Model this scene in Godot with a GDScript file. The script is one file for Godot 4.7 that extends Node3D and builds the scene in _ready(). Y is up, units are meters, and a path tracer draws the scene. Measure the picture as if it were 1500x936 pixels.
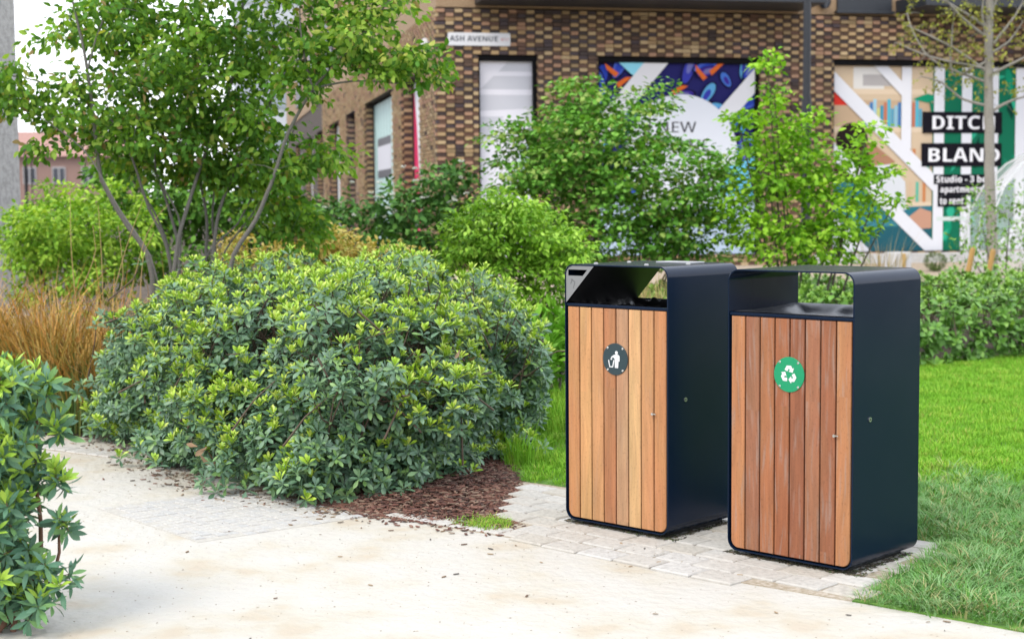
extends Node3D
# ---------------------------------------------------------------- camera numbers (photo 1500 x 936)
const FOCAL := 2200.8
const PITCH := 0.0762
const ROLL := -0.00796
const EYE := Vector3(0, 1.507, 0)
const BIN_YAW := -0.762
const FACADE_TURN := 0.20944
const CORNER := Vector3(-1.354, 0, -27.8)

var rng := RandomNumberGenerator.new()
var taken := {}
var white_leaf := {}

# ================================================================ pixels to places
func ray(u: float, v: float) -> Vector3:
	var px := u - 750.0
	var py := v - 468.0
	var cr := cos(ROLL)
	var sr := sin(ROLL)
	var x := cr * px + sr * py
	var y := -sr * px + cr * py
	var c := cos(PITCH)
	var s := sin(PITCH)
	return Vector3(x / FOCAL, 0, 0) + Vector3(0, c, -s) * (-y / FOCAL) + Vector3(0, -s, -c)

func at_depth(u: float, v: float, depth: float) -> Vector3:
	var d := ray(u, v)
	return EYE + d * (depth / -d.z)

func terrain(_x: float, z: float) -> float:
	return clampf((-z - 15.0) / 13.0, 0.0, 1.0) * 0.3

func seen_at(p: Vector3) -> Vector3:
	var q := p - EYE
	var c := cos(PITCH)
	var s := sin(PITCH)
	var depth := -s * q.y - c * q.z
	if depth < 0.1:
		return Vector3(-9999, 0, 0)
	return Vector3(750 + FOCAL * q.x / depth, 468 - FOCAL * (c * q.y - s * q.z) / depth, depth)

func in_frame(p: Vector3) -> bool:
	var q := seen_at(p)
	return q.x > 0 and q.x < 1500 and q.y > 0 and q.y < 936

# ================================================================ nodes
func numbered(called: String) -> String:
	var n: int = taken.get(called, 0)
	taken[called] = n + 1
	return called if n == 0 else "%s_%03d" % [called, n]

func thing(called: String, label: String, category: String, at := Vector3.ZERO, turn := 0.0, group := "") -> Node3D:
	var o := Node3D.new()
	o.name = numbered(called)
	add_child(o)
	o.position = at
	o.rotation.y = turn
	o.set_meta("label", label)
	o.set_meta("category", category)
	if group != "":
		o.set_meta("group", group)
	return o

func part(called: String, mesh: Mesh, m: Material, parent: Node3D, xf := Transform3D()) -> MeshInstance3D:
	var o := MeshInstance3D.new()
	o.name = called
	o.mesh = mesh
	o.material_override = m
	o.transform = xf
	parent.add_child(o, true)
	return o

func structure(called: String, mesh: Mesh, m: Material, label: String) -> MeshInstance3D:
	var o := part(called, mesh, m, self)
	o.set_meta("kind", "structure")
	o.set_meta("label", label)
	return o

func stuff(called: String, mesh: Mesh, m: Material, parent: Node3D, xfs: Array, colors: Array) -> MultiMeshInstance3D:
	if xfs.is_empty():
		return null
	var mm := MultiMesh.new()
	mm.transform_format = MultiMesh.TRANSFORM_3D
	mm.use_colors = true
	mm.mesh = mesh
	mm.instance_count = xfs.size()
	for i in xfs.size():
		mm.set_instance_transform(i, xfs[i])
		mm.set_instance_color(i, colors[i])
	var o := MultiMeshInstance3D.new()
	o.name = called
	o.multimesh = mm
	o.material_override = m
	parent.add_child(o, true)
	o.set_meta("kind", "stuff")
	return o

# ================================================================ materials
func lin(r: float, g: float, b: float) -> Color:
	return Color(r, g, b).linear_to_srgb()

func mat(c: Color, rough := 0.8, spec := 0.5, metal := 0.0) -> StandardMaterial3D:
	var m := StandardMaterial3D.new()
	m.albedo_color = c.linear_to_srgb()
	m.roughness = rough
	m.metallic = metal
	m.metallic_specular = spec
	return m

func tinted(rough := 0.8, spec := 0.5) -> StandardMaterial3D:
	var m := mat(Color(1, 1, 1), rough, spec)
	m.vertex_color_use_as_albedo = true
	return m

func leafy(c: Color, rough: float, through: float, spec := 0.5) -> StandardMaterial3D:
	var m := mat(c, rough, spec)
	if c == Color(1, 1, 1):
		m.vertex_color_use_as_albedo = true
	m.backlight_enabled = true
	m.backlight = Color(through, through * 1.0, through * 0.55)
	return m

func noise_tex(freq: float, colors: Array, offs: Array, seed_: int, size := 512, octaves := 4, as_normal := false, strength := 4.0) -> NoiseTexture2D:
	var n := FastNoiseLite.new()
	n.seed = seed_
	n.frequency = freq
	n.noise_type = FastNoiseLite.TYPE_SIMPLEX_SMOOTH
	n.fractal_octaves = octaves
	var t := NoiseTexture2D.new()
	t.width = size
	t.height = size
	t.seamless = true
	t.noise = n
	if as_normal:
		t.as_normal_map = true
		t.bump_strength = strength
	elif colors.size() > 0:
		var g := Gradient.new()
		g.offsets = PackedFloat32Array(offs)
		var pc := PackedColorArray()
		for c: Color in colors:
			pc.append(c.linear_to_srgb())
		g.colors = pc
		t.color_ramp = g
	return t

func grainy(colors: Array, offs: Array, freq: float, per_metre: float, seed_: int, rough := 0.9, bump := 0.0, fine: Array = []) -> StandardMaterial3D:
	var m := StandardMaterial3D.new()
	m.albedo_texture = noise_tex(freq, colors, offs, seed_)
	m.uv1_triplanar = true
	m.uv1_world_triplanar = true
	m.uv1_scale = Vector3.ONE * per_metre
	m.roughness = rough
	if bump > 0.0:
		m.normal_enabled = true
		m.normal_texture = noise_tex(0.05, [], [], seed_ + 7, 512, 4, true, 6.0)
		m.normal_scale = bump
	if fine.size() == 2:
		m.detail_enabled = true
		m.detail_blend_mode = BaseMaterial3D.BLEND_MODE_MUL
		m.detail_uv_layer = BaseMaterial3D.DETAIL_UV_2
		m.detail_albedo = noise_tex(0.12, fine, [0.25, 0.75], seed_ + 13, 512, 3)
		m.uv2_triplanar = true
		m.uv2_world_triplanar = true
		m.uv2_scale = Vector3.ONE * per_metre * 5.3
	return m

# ================================================================ geometry
class Geo:
	var v := PackedVector3Array()
	var n := PackedVector3Array()
	var uv := PackedVector2Array()
	var c := PackedColorArray()
	var col := Color(1, 1, 1)
	func tri(a: Vector3, b: Vector3, d: Vector3, na: Vector3, nb: Vector3, nd: Vector3, ua := Vector2.ZERO, ub := Vector2.ZERO, ud := Vector2.ZERO) -> void:
		if (b - a).cross(d - a).dot(na + nb + nd) > 0.0:
			v.append_array([a, d, b]); n.append_array([na, nd, nb]); uv.append_array([ua, ud, ub])
		else:
			v.append_array([a, b, d]); n.append_array([na, nb, nd]); uv.append_array([ua, ub, ud])
		c.append_array([col, col, col])
	func quad(a: Vector3, b: Vector3, d: Vector3, e: Vector3, nn: Vector3, ua := Vector2(0, 0), ub := Vector2(1, 0), ud := Vector2(1, 1), ue := Vector2(0, 1)) -> void:
		tri(a, b, d, nn, nn, nn, ua, ub, ud)
		tri(a, d, e, nn, nn, nn, ua, ud, ue)
	func quad_s(a: Vector3, b: Vector3, d: Vector3, e: Vector3, na: Vector3, nb: Vector3, nd: Vector3, ne: Vector3) -> void:
		tri(a, b, d, na, nb, nd)
		tri(a, d, e, na, nd, ne)
	func box(lo: Vector3, hi: Vector3, bevel := 0.0) -> void:
		if bevel > 0.0:
			bbox(lo, hi, bevel)
			return
		var p := [Vector3(lo.x, lo.y, lo.z), Vector3(hi.x, lo.y, lo.z), Vector3(hi.x, hi.y, lo.z), Vector3(lo.x, hi.y, lo.z), Vector3(lo.x, lo.y, hi.z), Vector3(hi.x, lo.y, hi.z), Vector3(hi.x, hi.y, hi.z), Vector3(lo.x, hi.y, hi.z)]
		quad(p[0], p[1], p[2], p[3], Vector3(0, 0, -1))
		quad(p[4], p[5], p[6], p[7], Vector3(0, 0, 1))
		quad(p[0], p[3], p[7], p[4], Vector3(-1, 0, 0))
		quad(p[1], p[2], p[6], p[5], Vector3(1, 0, 0))
		quad(p[3], p[2], p[6], p[7], Vector3(0, 1, 0))
		quad(p[0], p[1], p[5], p[4], Vector3(0, -1, 0))
	func bbox(lo: Vector3, hi: Vector3, b: float) -> void:
		# a box with chamfered edges: 6 faces, 12 edge strips, 8 corners
		var m := (lo + hi) / 2.0
		var h := (hi - lo) / 2.0
		for ax in 3:
			for s in [-1.0, 1.0]:
				var a1 := (ax + 1) % 3
				var a2 := (ax + 2) % 3
				var q := []
				for k in [[-1, -1], [1, -1], [1, 1], [-1, 1]]:
					var w := Vector3.ZERO
					w[ax] = h[ax] * s
					w[a1] = (h[a1] - b) * k[0]
					w[a2] = (h[a2] - b) * k[1]
					q.append(m + w)
				var nn := Vector3.ZERO
				nn[ax] = s
				quad(q[0], q[1], q[2], q[3], nn)
				for t in [-1.0, 1.0]:
					var e1 := Vector3.ZERO
					e1[ax] = h[ax] * s
					e1[a1] = (h[a1] - b) * t
					var e2 := Vector3.ZERO
					e2[ax] = (h[ax] - b) * s
					e2[a1] = h[a1] * t
					var d := Vector3.ZERO
					d[a2] = h[a2] - b
					var en := Vector3.ZERO
					en[ax] = s
					en[a1] = t
					quad(m + e1 - d, m + e1 + d, m + e2 + d, m + e2 - d, en.normalized())
		for sx in [-1.0, 1.0]:
			for sy in [-1.0, 1.0]:
				for sz in [-1.0, 1.0]:
					var k := Vector3(sx, sy, sz)
					var g := k.normalized()
					tri(m + Vector3(h.x * sx, (h.y - b) * sy, (h.z - b) * sz), m + Vector3((h.x - b) * sx, h.y * sy, (h.z - b) * sz), m + Vector3((h.x - b) * sx, (h.y - b) * sy, h.z * sz), g, g, g)
	func tube(pts: Array, rad: Array, sides := 6) -> void:
		var rings := []
		var norms := []
		var ref := Vector3(0.31, 0.2, 0.93).normalized()
		for i in pts.size():
			var t: Vector3 = (pts[mini(i + 1, pts.size() - 1)] - pts[maxi(i - 1, 0)]).normalized()
			var x := t.cross(ref)
			if x.length() < 0.05:
				x = t.cross(Vector3(1, 0, 0))
			x = x.normalized()
			var y := t.cross(x).normalized()
			var r := []
			var q := []
			for k in sides:
				var a := TAU * k / sides
				var d := x * cos(a) + y * sin(a)
				q.append(d)
				r.append(pts[i] + d * rad[i])
			rings.append(r)
			norms.append(q)
		for i in pts.size() - 1:
			for k in sides:
				var l := (k + 1) % sides
				quad_s(rings[i][k], rings[i][l], rings[i + 1][l], rings[i + 1][k], norms[i][k], norms[i][l], norms[i + 1][l], norms[i + 1][k])
	func cap(center: Vector3, axis: Vector3, r: float, sides := 16) -> void:
		var x := axis.cross(Vector3(0.3, 0.5, 0.81)).normalized()
		var y := axis.cross(x).normalized()
		for k in sides:
			var a := TAU * k / sides
			var b := TAU * (k + 1) / sides
			tri(center, center + (x * cos(a) + y * sin(a)) * r, center + (x * cos(b) + y * sin(b)) * r, axis, axis, axis)
	func rod(a: Vector3, b: Vector3, r: float, sides := 16) -> void:
		tube([a, b], [r, r], sides)
		cap(a, (a - b).normalized(), r, sides)
		cap(b, (b - a).normalized(), r, sides)
	func sheet(poly: PackedVector2Array, z: float, nn := Vector3(0, 0, 1)) -> void:
		# a flat polygon in x, y
		var t := Geometry2D.triangulate_polygon(poly)
		for i in range(0, t.size(), 3):
			var p := [poly[t[i]], poly[t[i + 1]], poly[t[i + 2]]]
			tri(Vector3(p[0].x, p[0].y, z), Vector3(p[1].x, p[1].y, z), Vector3(p[2].x, p[2].y, z), nn, nn, nn, p[0], p[1], p[2])
	func floor_sheet(poly: PackedVector2Array, y: float, skirt := 0.034) -> void:
		# a flat polygon in x, z with a rim reaching down into the ground
		var mid := Vector2.ZERO
		for q in poly:
			mid += q / poly.size()
		for i in poly.size():
			var a := poly[i]
			var b := poly[(i + 1) % poly.size()]
			var o := (b - a).normalized().orthogonal()
			if Geometry2D.is_point_in_polygon((a + b) / 2.0 + o * 0.01, poly):
				o = -o
			quad(Vector3(a.x, y, a.y), Vector3(b.x, y, b.y), Vector3(b.x, y - skirt, b.y), Vector3(a.x, y - skirt, a.y), Vector3(o.x, 0, o.y), a, b, b, a)
		var t := Geometry2D.triangulate_polygon(poly)
		for i in range(0, t.size(), 3):
			var p := [poly[t[i]], poly[t[i + 1]], poly[t[i + 2]]]
			tri(Vector3(p[0].x, y, p[0].y), Vector3(p[1].x, y, p[1].y), Vector3(p[2].x, y, p[2].y), Vector3.UP, Vector3.UP, Vector3.UP, p[0], p[1], p[2])
	func slab(poly: PackedVector2Array, z0: float, z1: float, bevel: float, uvo := Vector2.ZERO) -> void:
		# a convex polygon (counter-clockwise, x y) pulled from z0 to z1 with a chamfer at z1
		var k := poly.size()
		var inner := PackedVector2Array()
		for i in k:
			var a := poly[(i + k - 1) % k]
			var b := poly[i]
			var d := poly[(i + 1) % k]
			var n1 := ((b - a).normalized()).orthogonal()
			var n2 := ((d - b).normalized()).orthogonal()
			var mm := (n1 + n2).normalized()
			inner.append(b - mm * bevel / maxf(0.3, mm.dot(n1)))
		var mid := Vector2.ZERO
		for p in poly:
			mid += p / k
		for i in k:
			var j := (i + 1) % k
			var nn2 := ((poly[j] - poly[i]).normalized()).orthogonal()
			if nn2.dot((poly[i] + poly[j]) / 2.0 - mid) < 0:
				nn2 = -nn2
			var nn := Vector3(nn2.x, nn2.y, 0)
			quad(Vector3(poly[i].x, poly[i].y, z0), Vector3(poly[j].x, poly[j].y, z0), Vector3(poly[j].x, poly[j].y, z1 - bevel), Vector3(poly[i].x, poly[i].y, z1 - bevel), nn, poly[i] + uvo, poly[j] + uvo, poly[j] + uvo, poly[i] + uvo)
			if bevel > 0:
				quad(Vector3(poly[i].x, poly[i].y, z1 - bevel), Vector3(poly[j].x, poly[j].y, z1 - bevel), Vector3(inner[j].x, inner[j].y, z1), Vector3(inner[i].x, inner[i].y, z1), (nn + Vector3(0, 0, 1)).normalized(), poly[i] + uvo, poly[j] + uvo, inner[j] + uvo, inner[i] + uvo)
			tri(Vector3(mid.x, mid.y, z1), Vector3(inner[i].x, inner[i].y, z1), Vector3(inner[j].x, inner[j].y, z1), Vector3(0, 0, 1), Vector3(0, 0, 1), Vector3(0, 0, 1), mid + uvo, inner[i] + uvo, inner[j] + uvo)
			tri(Vector3(mid.x, mid.y, z0), Vector3(poly[i].x, poly[i].y, z0), Vector3(poly[j].x, poly[j].y, z0), Vector3(0, 0, -1), Vector3(0, 0, -1), Vector3(0, 0, -1))
	func mesh() -> ArrayMesh:
		var a := []
		a.resize(Mesh.ARRAY_MAX)
		a[Mesh.ARRAY_VERTEX] = v
		a[Mesh.ARRAY_NORMAL] = n
		a[Mesh.ARRAY_TEX_UV] = uv
		a[Mesh.ARRAY_COLOR] = c
		var m := ArrayMesh.new()
		m.add_surface_from_arrays(Mesh.PRIMITIVE_TRIANGLES, a)
		return m

func circle2(cx: float, cy: float, r: float, k := 32) -> PackedVector2Array:
	var p := PackedVector2Array()
	for i in k:
		p.append(Vector2(cx + r * cos(TAU * i / k), cy + r * sin(TAU * i / k)))
	return p

func leaf_mesh(length: float, width: float, fold: float, curl: float, widths: Array) -> ArrayMesh:
	# base at the origin, along +y, upper face towards +z; widths are shares of the width up the leaf
	var st := SurfaceTool.new()
	st.begin(Mesh.PRIMITIVE_TRIANGLES)
	st.set_smooth_group(0)
	var rows := widths.size()
	var pts := []
	for i in rows:
		var s := float(i) / (rows - 1)
		var w: float = widths[i] * width / 2.0
		var z := -curl * length * s * s
		var y := length * s
		pts.append([Vector3(-w, y, z + fold * w), Vector3(0, y, z), Vector3(w, y, z + fold * w)])
	for i in rows - 1:
		for k in 2:
			var a: Vector3 = pts[i][k]
			var b: Vector3 = pts[i][k + 1]
			var d: Vector3 = pts[i + 1][k + 1]
			var e: Vector3 = pts[i + 1][k]
			if a.distance_to(b) > 1e-5:
				for q in [a, d, b]:
					st.add_vertex(q)
			if d.distance_to(e) > 1e-5:
				for q in [a, e, d]:
					st.add_vertex(q)
	st.index()
	st.generate_normals()
	return st.commit()

func leaf_at(pos: Vector3, dir: Vector3, face: Vector3, s: float) -> Transform3D:
	var y := dir.normalized()
	var x := y.cross(face)
	if x.length() < 1e-3:
		x = y.cross(Vector3(0.7, 0.1, 0.7))
	x = x.normalized()
	return Transform3D(Basis(x * s, y * s, x.cross(y) * s), pos)

func rnd_dir() -> Vector3:
	var z := rng.randf_range(-1, 1)
	var a := rng.randf_range(0, TAU)
	var r := sqrt(1 - z * z)
	return Vector3(r * cos(a), z, r * sin(a))

func foliage(owner_: Node3D, called: String, mesh: Mesh, palette: Array, rough: float, through: float, xfs: Array, tints: Array, singles: int, spec := 0.5) -> void:
	# the leaves that show largest as parts of their own, the rest as one mass
	var mats := []
	for c: Color in palette:
		mats.append(leafy(c, rough, through, spec))
	var pick := {}
	if singles > 0:
		var order := []
		for i in xfs.size():
			var p: Vector3 = xfs[i].origin + owner_.position
			if in_frame(p):
				order.append([p.distance_to(EYE) + (float(i * 7919 % 1000) / 1000.0) * 0.5, i])
		order.sort()
		for k in mini(singles, order.size()):
			pick[order[k][1]] = true
	var rest := []
	var cols := []
	for i in xfs.size():
		if pick.has(i):
			part("leaf", mesh, mats[tints[i]], owner_, xfs[i])
		else:
			rest.append(xfs[i])
			cols.append(palette[tints[i]])
	var key := "%.2f %.2f %.2f" % [rough, through, spec]
	if not white_leaf.has(key):
		white_leaf[key] = leafy(Color(1, 1, 1), rough, through, spec)
	stuff(called, mesh, white_leaf[key], owner_, rest, cols)

# ================================================================ READY
func _ready() -> void:
	rng.seed = 20240
	make_camera()
	make_sky()
	print("ground"); make_ground()
	print("building"); make_building()
	make_far()
	print("bins"); make_bins()
	print("plants"); make_plants()
	print("grass"); make_grasses()
	print("small"); make_small()
	print("done ", Time.get_ticks_msec())

func make_camera() -> void:
	var cam := Camera3D.new()
	cam.name = "camera"
	var look := CameraAttributesPhysical.new()
	look.frustum_focal_length = 12.0 / tan(atan(468.0 / FOCAL))
	look.frustum_focus_distance = 6.7
	look.frustum_near = 0.05
	look.frustum_far = 1500.0
	look.exposure_aperture = 3.5
	cam.attributes = look
	cam.fov = rad_to_deg(2.0 * atan(468.0 / FOCAL))
	cam.near = 0.05
	cam.far = 1500.0
	add_child(cam)
	cam.position = EYE
	cam.basis = Basis(Vector3.RIGHT, -PITCH) * Basis(Vector3.BACK, ROLL)
	cam.current = true

func make_sky() -> void:
	var sky := ProceduralSkyMaterial.new()
	sky.sky_top_color = Color(0.90, 0.93, 0.98)
	sky.sky_horizon_color = Color(0.97, 0.98, 1.0)
	sky.sky_curve = 0.25
	sky.ground_bottom_color = Color(0.30, 0.29, 0.27)
	sky.ground_horizon_color = Color(0.5, 0.5, 0.5)
	sky.sun_angle_max = 1.0
	var e := Environment.new()
	e.background_mode = Environment.BG_SKY
	e.sky = Sky.new()
	e.sky.sky_material = sky
	e.tonemap_mode = Environment.TONE_MAPPER_LINEAR
	e.tonemap_exposure = 2.3
	e.sdfgi_enabled = true
	e.ssao_enabled = true
	e.ssil_enabled = true
	var w := WorldEnvironment.new()
	w.name = "world"
	w.environment = e
	add_child(w)
	var sun := DirectionalLight3D.new()
	sun.name = "sun"
	sun.light_color = Color(1.0, 0.97, 0.92)
	sun.light_energy = 0.38
	sun.light_angular_distance = 24.0
	sun.shadow_enabled = true
	add_child(sun)
	sun.look_at_from_position(Vector3(-4, 9, 5), Vector3.ZERO)

# ================================================================ ground
var path_edge := PackedVector2Array([Vector2(-2.5, -9.45), Vector2(-1.75, -8.5), Vector2(-1.15, -7.95), Vector2(-0.85, -7.5), Vector2(-0.63, -7.2), Vector2(0.02, -6.69), Vector2(0.68, -6.05), Vector2(1.28, -5.58), Vector2(1.79, -5.15), Vector2(2.7, -4.35), Vector2(4.5, -3.0), Vector2(8, -1.0)])
var pad := PackedVector2Array([Vector2(0.02, -6.69), Vector2(0.68, -6.05), Vector2(1.28, -5.58), Vector2(1.9, -6.5), Vector2(0.93, -7.4), Vector2(0.04, -8.1), Vector2(-0.04, -7.5), Vector2(-0.02, -6.95)])
var lawn := PackedVector2Array([Vector2(1.28, -5.58), Vector2(1.79, -5.15), Vector2(2.7, -4.35), Vector2(4.5, -3.0), Vector2(8, -1.0), Vector2(14, -6), Vector2(12, -14.9), Vector2(6, -14.9), Vector2(3.7, -14.0), Vector2(0.5, -12.9), Vector2(0.1, -11.2), Vector2(-0.02, -9.6), Vector2(0.0, -8.4), Vector2(0.04, -8.1), Vector2(0.93, -7.4), Vector2(1.9, -6.5)])
var mulch := PackedVector2Array([Vector2(-1.0, -7.56), Vector2(-0.63, -7.2), Vector2(-0.02, -6.78), Vector2(-0.03, -7.5), Vector2(0.02, -8.1), Vector2(0.0, -8.5), Vector2(-0.03, -9.7), Vector2(-0.6, -9.0), Vector2(-0.95, -8.0)])

func make_ground() -> void:
	var soil := grainy([Color(0.045, 0.032, 0.022), Color(0.09, 0.065, 0.045), Color(0.14, 0.105, 0.075)], [0.2, 0.5, 0.8], 0.02, 0.9, 11, 0.95, 0.8, [Color(0.45, 0.45, 0.45), Color(1, 1, 1)])
	var g := Geo.new()
	var zs := [30.0, -15.0, -28.0, -200.0, -700.0]
	for i in zs.size() - 1:
		var a: float = zs[i]
		var b: float = zs[i + 1]
		g.quad(Vector3(-500, terrain(0, a) - 0.03, a), Vector3(500, terrain(0, a) - 0.03, a), Vector3(500, terrain(0, b) - 0.03, b), Vector3(-500, terrain(0, b) - 0.03, b), Vector3.UP)
	structure("ground", g.mesh(), soil, "bare brown soil of the planting beds")
	# the pale bound-gravel path
	var sand := grainy([Color(0.43, 0.38, 0.305), Color(0.452, 0.425, 0.37), Color(0.462, 0.442, 0.40), Color(0.468, 0.452, 0.42)], [0.12, 0.32, 0.5, 0.8], 0.006, 0.55, 23, 0.95, 0.3, [Color(0.95, 0.94, 0.93), Color(1, 1, 1)])
	g = Geo.new()
	var pp := PackedVector2Array([Vector2(-3.4, -10.0), Vector2(-2.9, -9.85)])
	for q in path_edge:
		pp.append(q + Vector2(0.12, -0.14))
	pp.append_array(PackedVector2Array([Vector2(8, 4), Vector2(-7, 4), Vector2(-7, -6.5), Vector2(-5.2, -9.6)]))
	g.floor_sheet(pp, 0.0)
	structure("path", g.mesh(), sand, "pale sand coloured gravel path across the foreground")
	# the paved pad under the bins, block by block
	g = Geo.new()
	g.floor_sheet(pad, 0.004)
	var joint := grainy([Color(0.279, 0.232, 0.170), Color(0.403, 0.356, 0.295)], [0.3, 0.7], 0.03, 2.0, 31)
	var pv := structure("pavement", g.mesh(), joint, "cream stone block paving under the two bins")
	var stone := []
	for c in [Color(0.475, 0.46, 0.435), Color(0.45, 0.43, 0.40), Color(0.48, 0.47, 0.455), Color(0.455, 0.44, 0.415), Color(0.435, 0.41, 0.37)]:
		stone.append(grainy([c * 0.86, c, c * 1.06], [0.25, 0.5, 0.8], 0.03, 1.7, 41 + stone.size(), 0.85, 0.35, [Color(0.86, 0.85, 0.83), Color(1, 1, 1)]))
	var r := Vector2(cos(BIN_YAW), -sin(BIN_YAW))
	var f := Vector2(r.y, -r.x)
	var shapes := []
	for k in 6:
		var q := Geo.new()
		var wob := func() -> float: return rng.randf_range(-0.006, 0.006)
		var poly := PackedVector2Array([Vector2(-0.098 + wob.call(), -0.07 + wob.call()), Vector2(0.098 + wob.call(), -0.07 + wob.call()), Vector2(0.098 + wob.call(), 0.07 + wob.call()), Vector2(-0.098 + wob.call(), 0.07 + wob.call())])
		q.slab(poly, -0.03, 0.012, 0.006)
		shapes.append(q.mesh())
	var lie := Basis(Vector3(r.x, 0, r.y), Vector3(f.x, 0, f.y), Vector3.UP)
	for row in range(-12, 13):
		for column in range(-14, 15):
			var at := Vector2(0.8, -6.8) + r * (column * 0.205 + (0.1 if row % 2 else 0.0)) + f * (row * 0.149)
			if Geometry2D.is_point_in_polygon(at, pad):
				part("paver", shapes[rng.randi() % 6], stone[rng.randi() % 5], pv, Transform3D(lie.rotated(Vector3.UP, rng.randf_range(-0.02, 0.02)), Vector3(at.x, rng.randf_range(-0.002, 0.002), at.y)))
	# a single row of setts along the planting beds
	g = Geo.new()
	for i in range(4, 5):
		var a := path_edge[i]
		var b := path_edge[i + 1]
		var d := (b - a).normalized()
		var o := Vector2(d.y, -d.x) * 0.14
		g.floor_sheet(PackedVector2Array([a, b, b + o, a + o]), 0.003)
	g.floor_sheet(PackedVector2Array([Vector2(-3.45, -9.85), Vector2(-2.35, -9.08), Vector2(-2.43, -8.98), Vector2(-3.55, -9.72)]), 0.003)
	var kerb := structure("edging", g.mesh(), joint, "row of pale setts edging the planting bed")
	var sett := Geo.new()
	sett.slab(PackedVector2Array([Vector2(-0.048, -0.062), Vector2(0.048, -0.062), Vector2(0.048, 0.062), Vector2(-0.048, 0.062)]), -0.03, 0.012, 0.005)
	var sm := sett.mesh()
	for line in [[path_edge[4], path_edge[5], 0.068], [Vector2(-3.45, -9.85), Vector2(-2.35, -9.08), -0.068]]:
		var a: Vector2 = line[0]
		var b: Vector2 = line[1]
		var d := (b - a).normalized()
		var o: Vector2 = Vector2(d.y, -d.x) * line[2]
		for k in int(a.distance_to(b) / 0.101):
			var at := a + d * (0.05 + k * 0.101) + o
			part("sett", sm, stone[(k * 7) % 3 + (1 if k % 4 == 0 else 0)], kerb, Transform3D(Basis(Vector3(d.x, 0, d.y), Vector3(d.y, 0, -d.x), Vector3.UP), Vector3(at.x, rng.randf_range(-0.003, 0.002), at.y)))
	# cover let into the path, filled with small setts
	var lid := thing("sett_filled_cover", "faint grid of small pale grey setts let into the path", "cover")
	var e1 := Vector2(0.68, 0.79).normalized()
	var e2 := Vector2(0.6, -0.46).normalized()
	var o0 := Vector2(-2.1, -7.46)
	g = Geo.new()
	g.floor_sheet(PackedVector2Array([o0, o0 + e1 * 1.04, o0 + e1 * 1.04 + e2 * 0.86, o0 + e2 * 0.86]), 0.0015)
	part("bedding", g.mesh(), grainy([Color(0.38, 0.36, 0.33), Color(0.43, 0.41, 0.37)], [0.3, 0.7], 0.03, 2.0, 37), lid)
	var small := Geo.new()
	small.slab(PackedVector2Array([Vector2(-0.023, -0.026), Vector2(0.023, -0.026), Vector2(0.023, 0.026), Vector2(-0.023, 0.026)]), -0.02, 0.01, 0.004)
	var smm := small.mesh()
	var sg := []
	for c in [Color(0.44, 0.43, 0.415), Color(0.455, 0.442, 0.42), Color(0.425, 0.42, 0.412), Color(0.46, 0.446, 0.42)]:
		sg.append(grainy([c * 0.85, c], [0.3, 0.7], 0.04, 2.0, 51 + sg.size()))
	for i in 19:
		for j in 15:
			var at := o0 + e1 * (0.035 + i * 0.0545) + e2 * (0.04 + j * 0.0575) + Vector2(rng.randf_range(-0.003, 0.003), rng.randf_range(-0.003, 0.003))
			if (i == 0 or j == 0 or i == 18 or j == 14 or i + j > 25) and rng.randf() < 0.45:
				continue
			var up := rng.randf_range(-0.0075, -0.002)
			part("sett", smm, sg[rng.randi() % 4], lid, Transform3D(Basis(Vector3(e1.x, 0, e1.y), Vector3(e2.x, 0, e2.y), Vector3.UP), Vector3(at.x, up, at.y)))
	# lawn and mulch beds
	var turf := grainy([Color(0.05, 0.12, 0.015), Color(0.09, 0.2, 0.025), Color(0.14, 0.26, 0.04)], [0.25, 0.5, 0.8], 0.02, 0.8, 61, 0.95, 0.8)
	g = Geo.new()
	g.floor_sheet(lawn, 0.006)
	structure("lawn_ground", g.mesh(), turf, "green turf under the mown grass")
	g = Geo.new()
	g.floor_sheet(mulch, 0.002)
	structure("bark_bed", g.mesh(), grainy([Color(0.05, 0.022, 0.016), Color(0.11, 0.05, 0.035)], [0.3, 0.7], 0.05, 1.5, 67, 0.95, 0.8), "red brown bark bed beside the clipped hedge")
	# sandy forecourt in front of the shops
	g = Geo.new()
	g.quad(Vector3(-2, terrain(0, -20) + 0.004, -20), Vector3(30, terrain(0, -20) + 0.004, -20), Vector3(30, 0.304, -28), Vector3(-2, 0.304, -28), Vector3.UP)
	g.quad(Vector3(-2, 0.304, -28), Vector3(30, 0.304, -28), Vector3(30, 0.304, -45), Vector3(-2, 0.304, -45), Vector3.UP)
	structure("forecourt", g.mesh(), grainy([Color(0.357, 0.281, 0.204), Color(0.425, 0.348, 0.272)], [0.3, 0.7], 0.02, 0.6, 71), "sandy forecourt in front of the shop windows")

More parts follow.
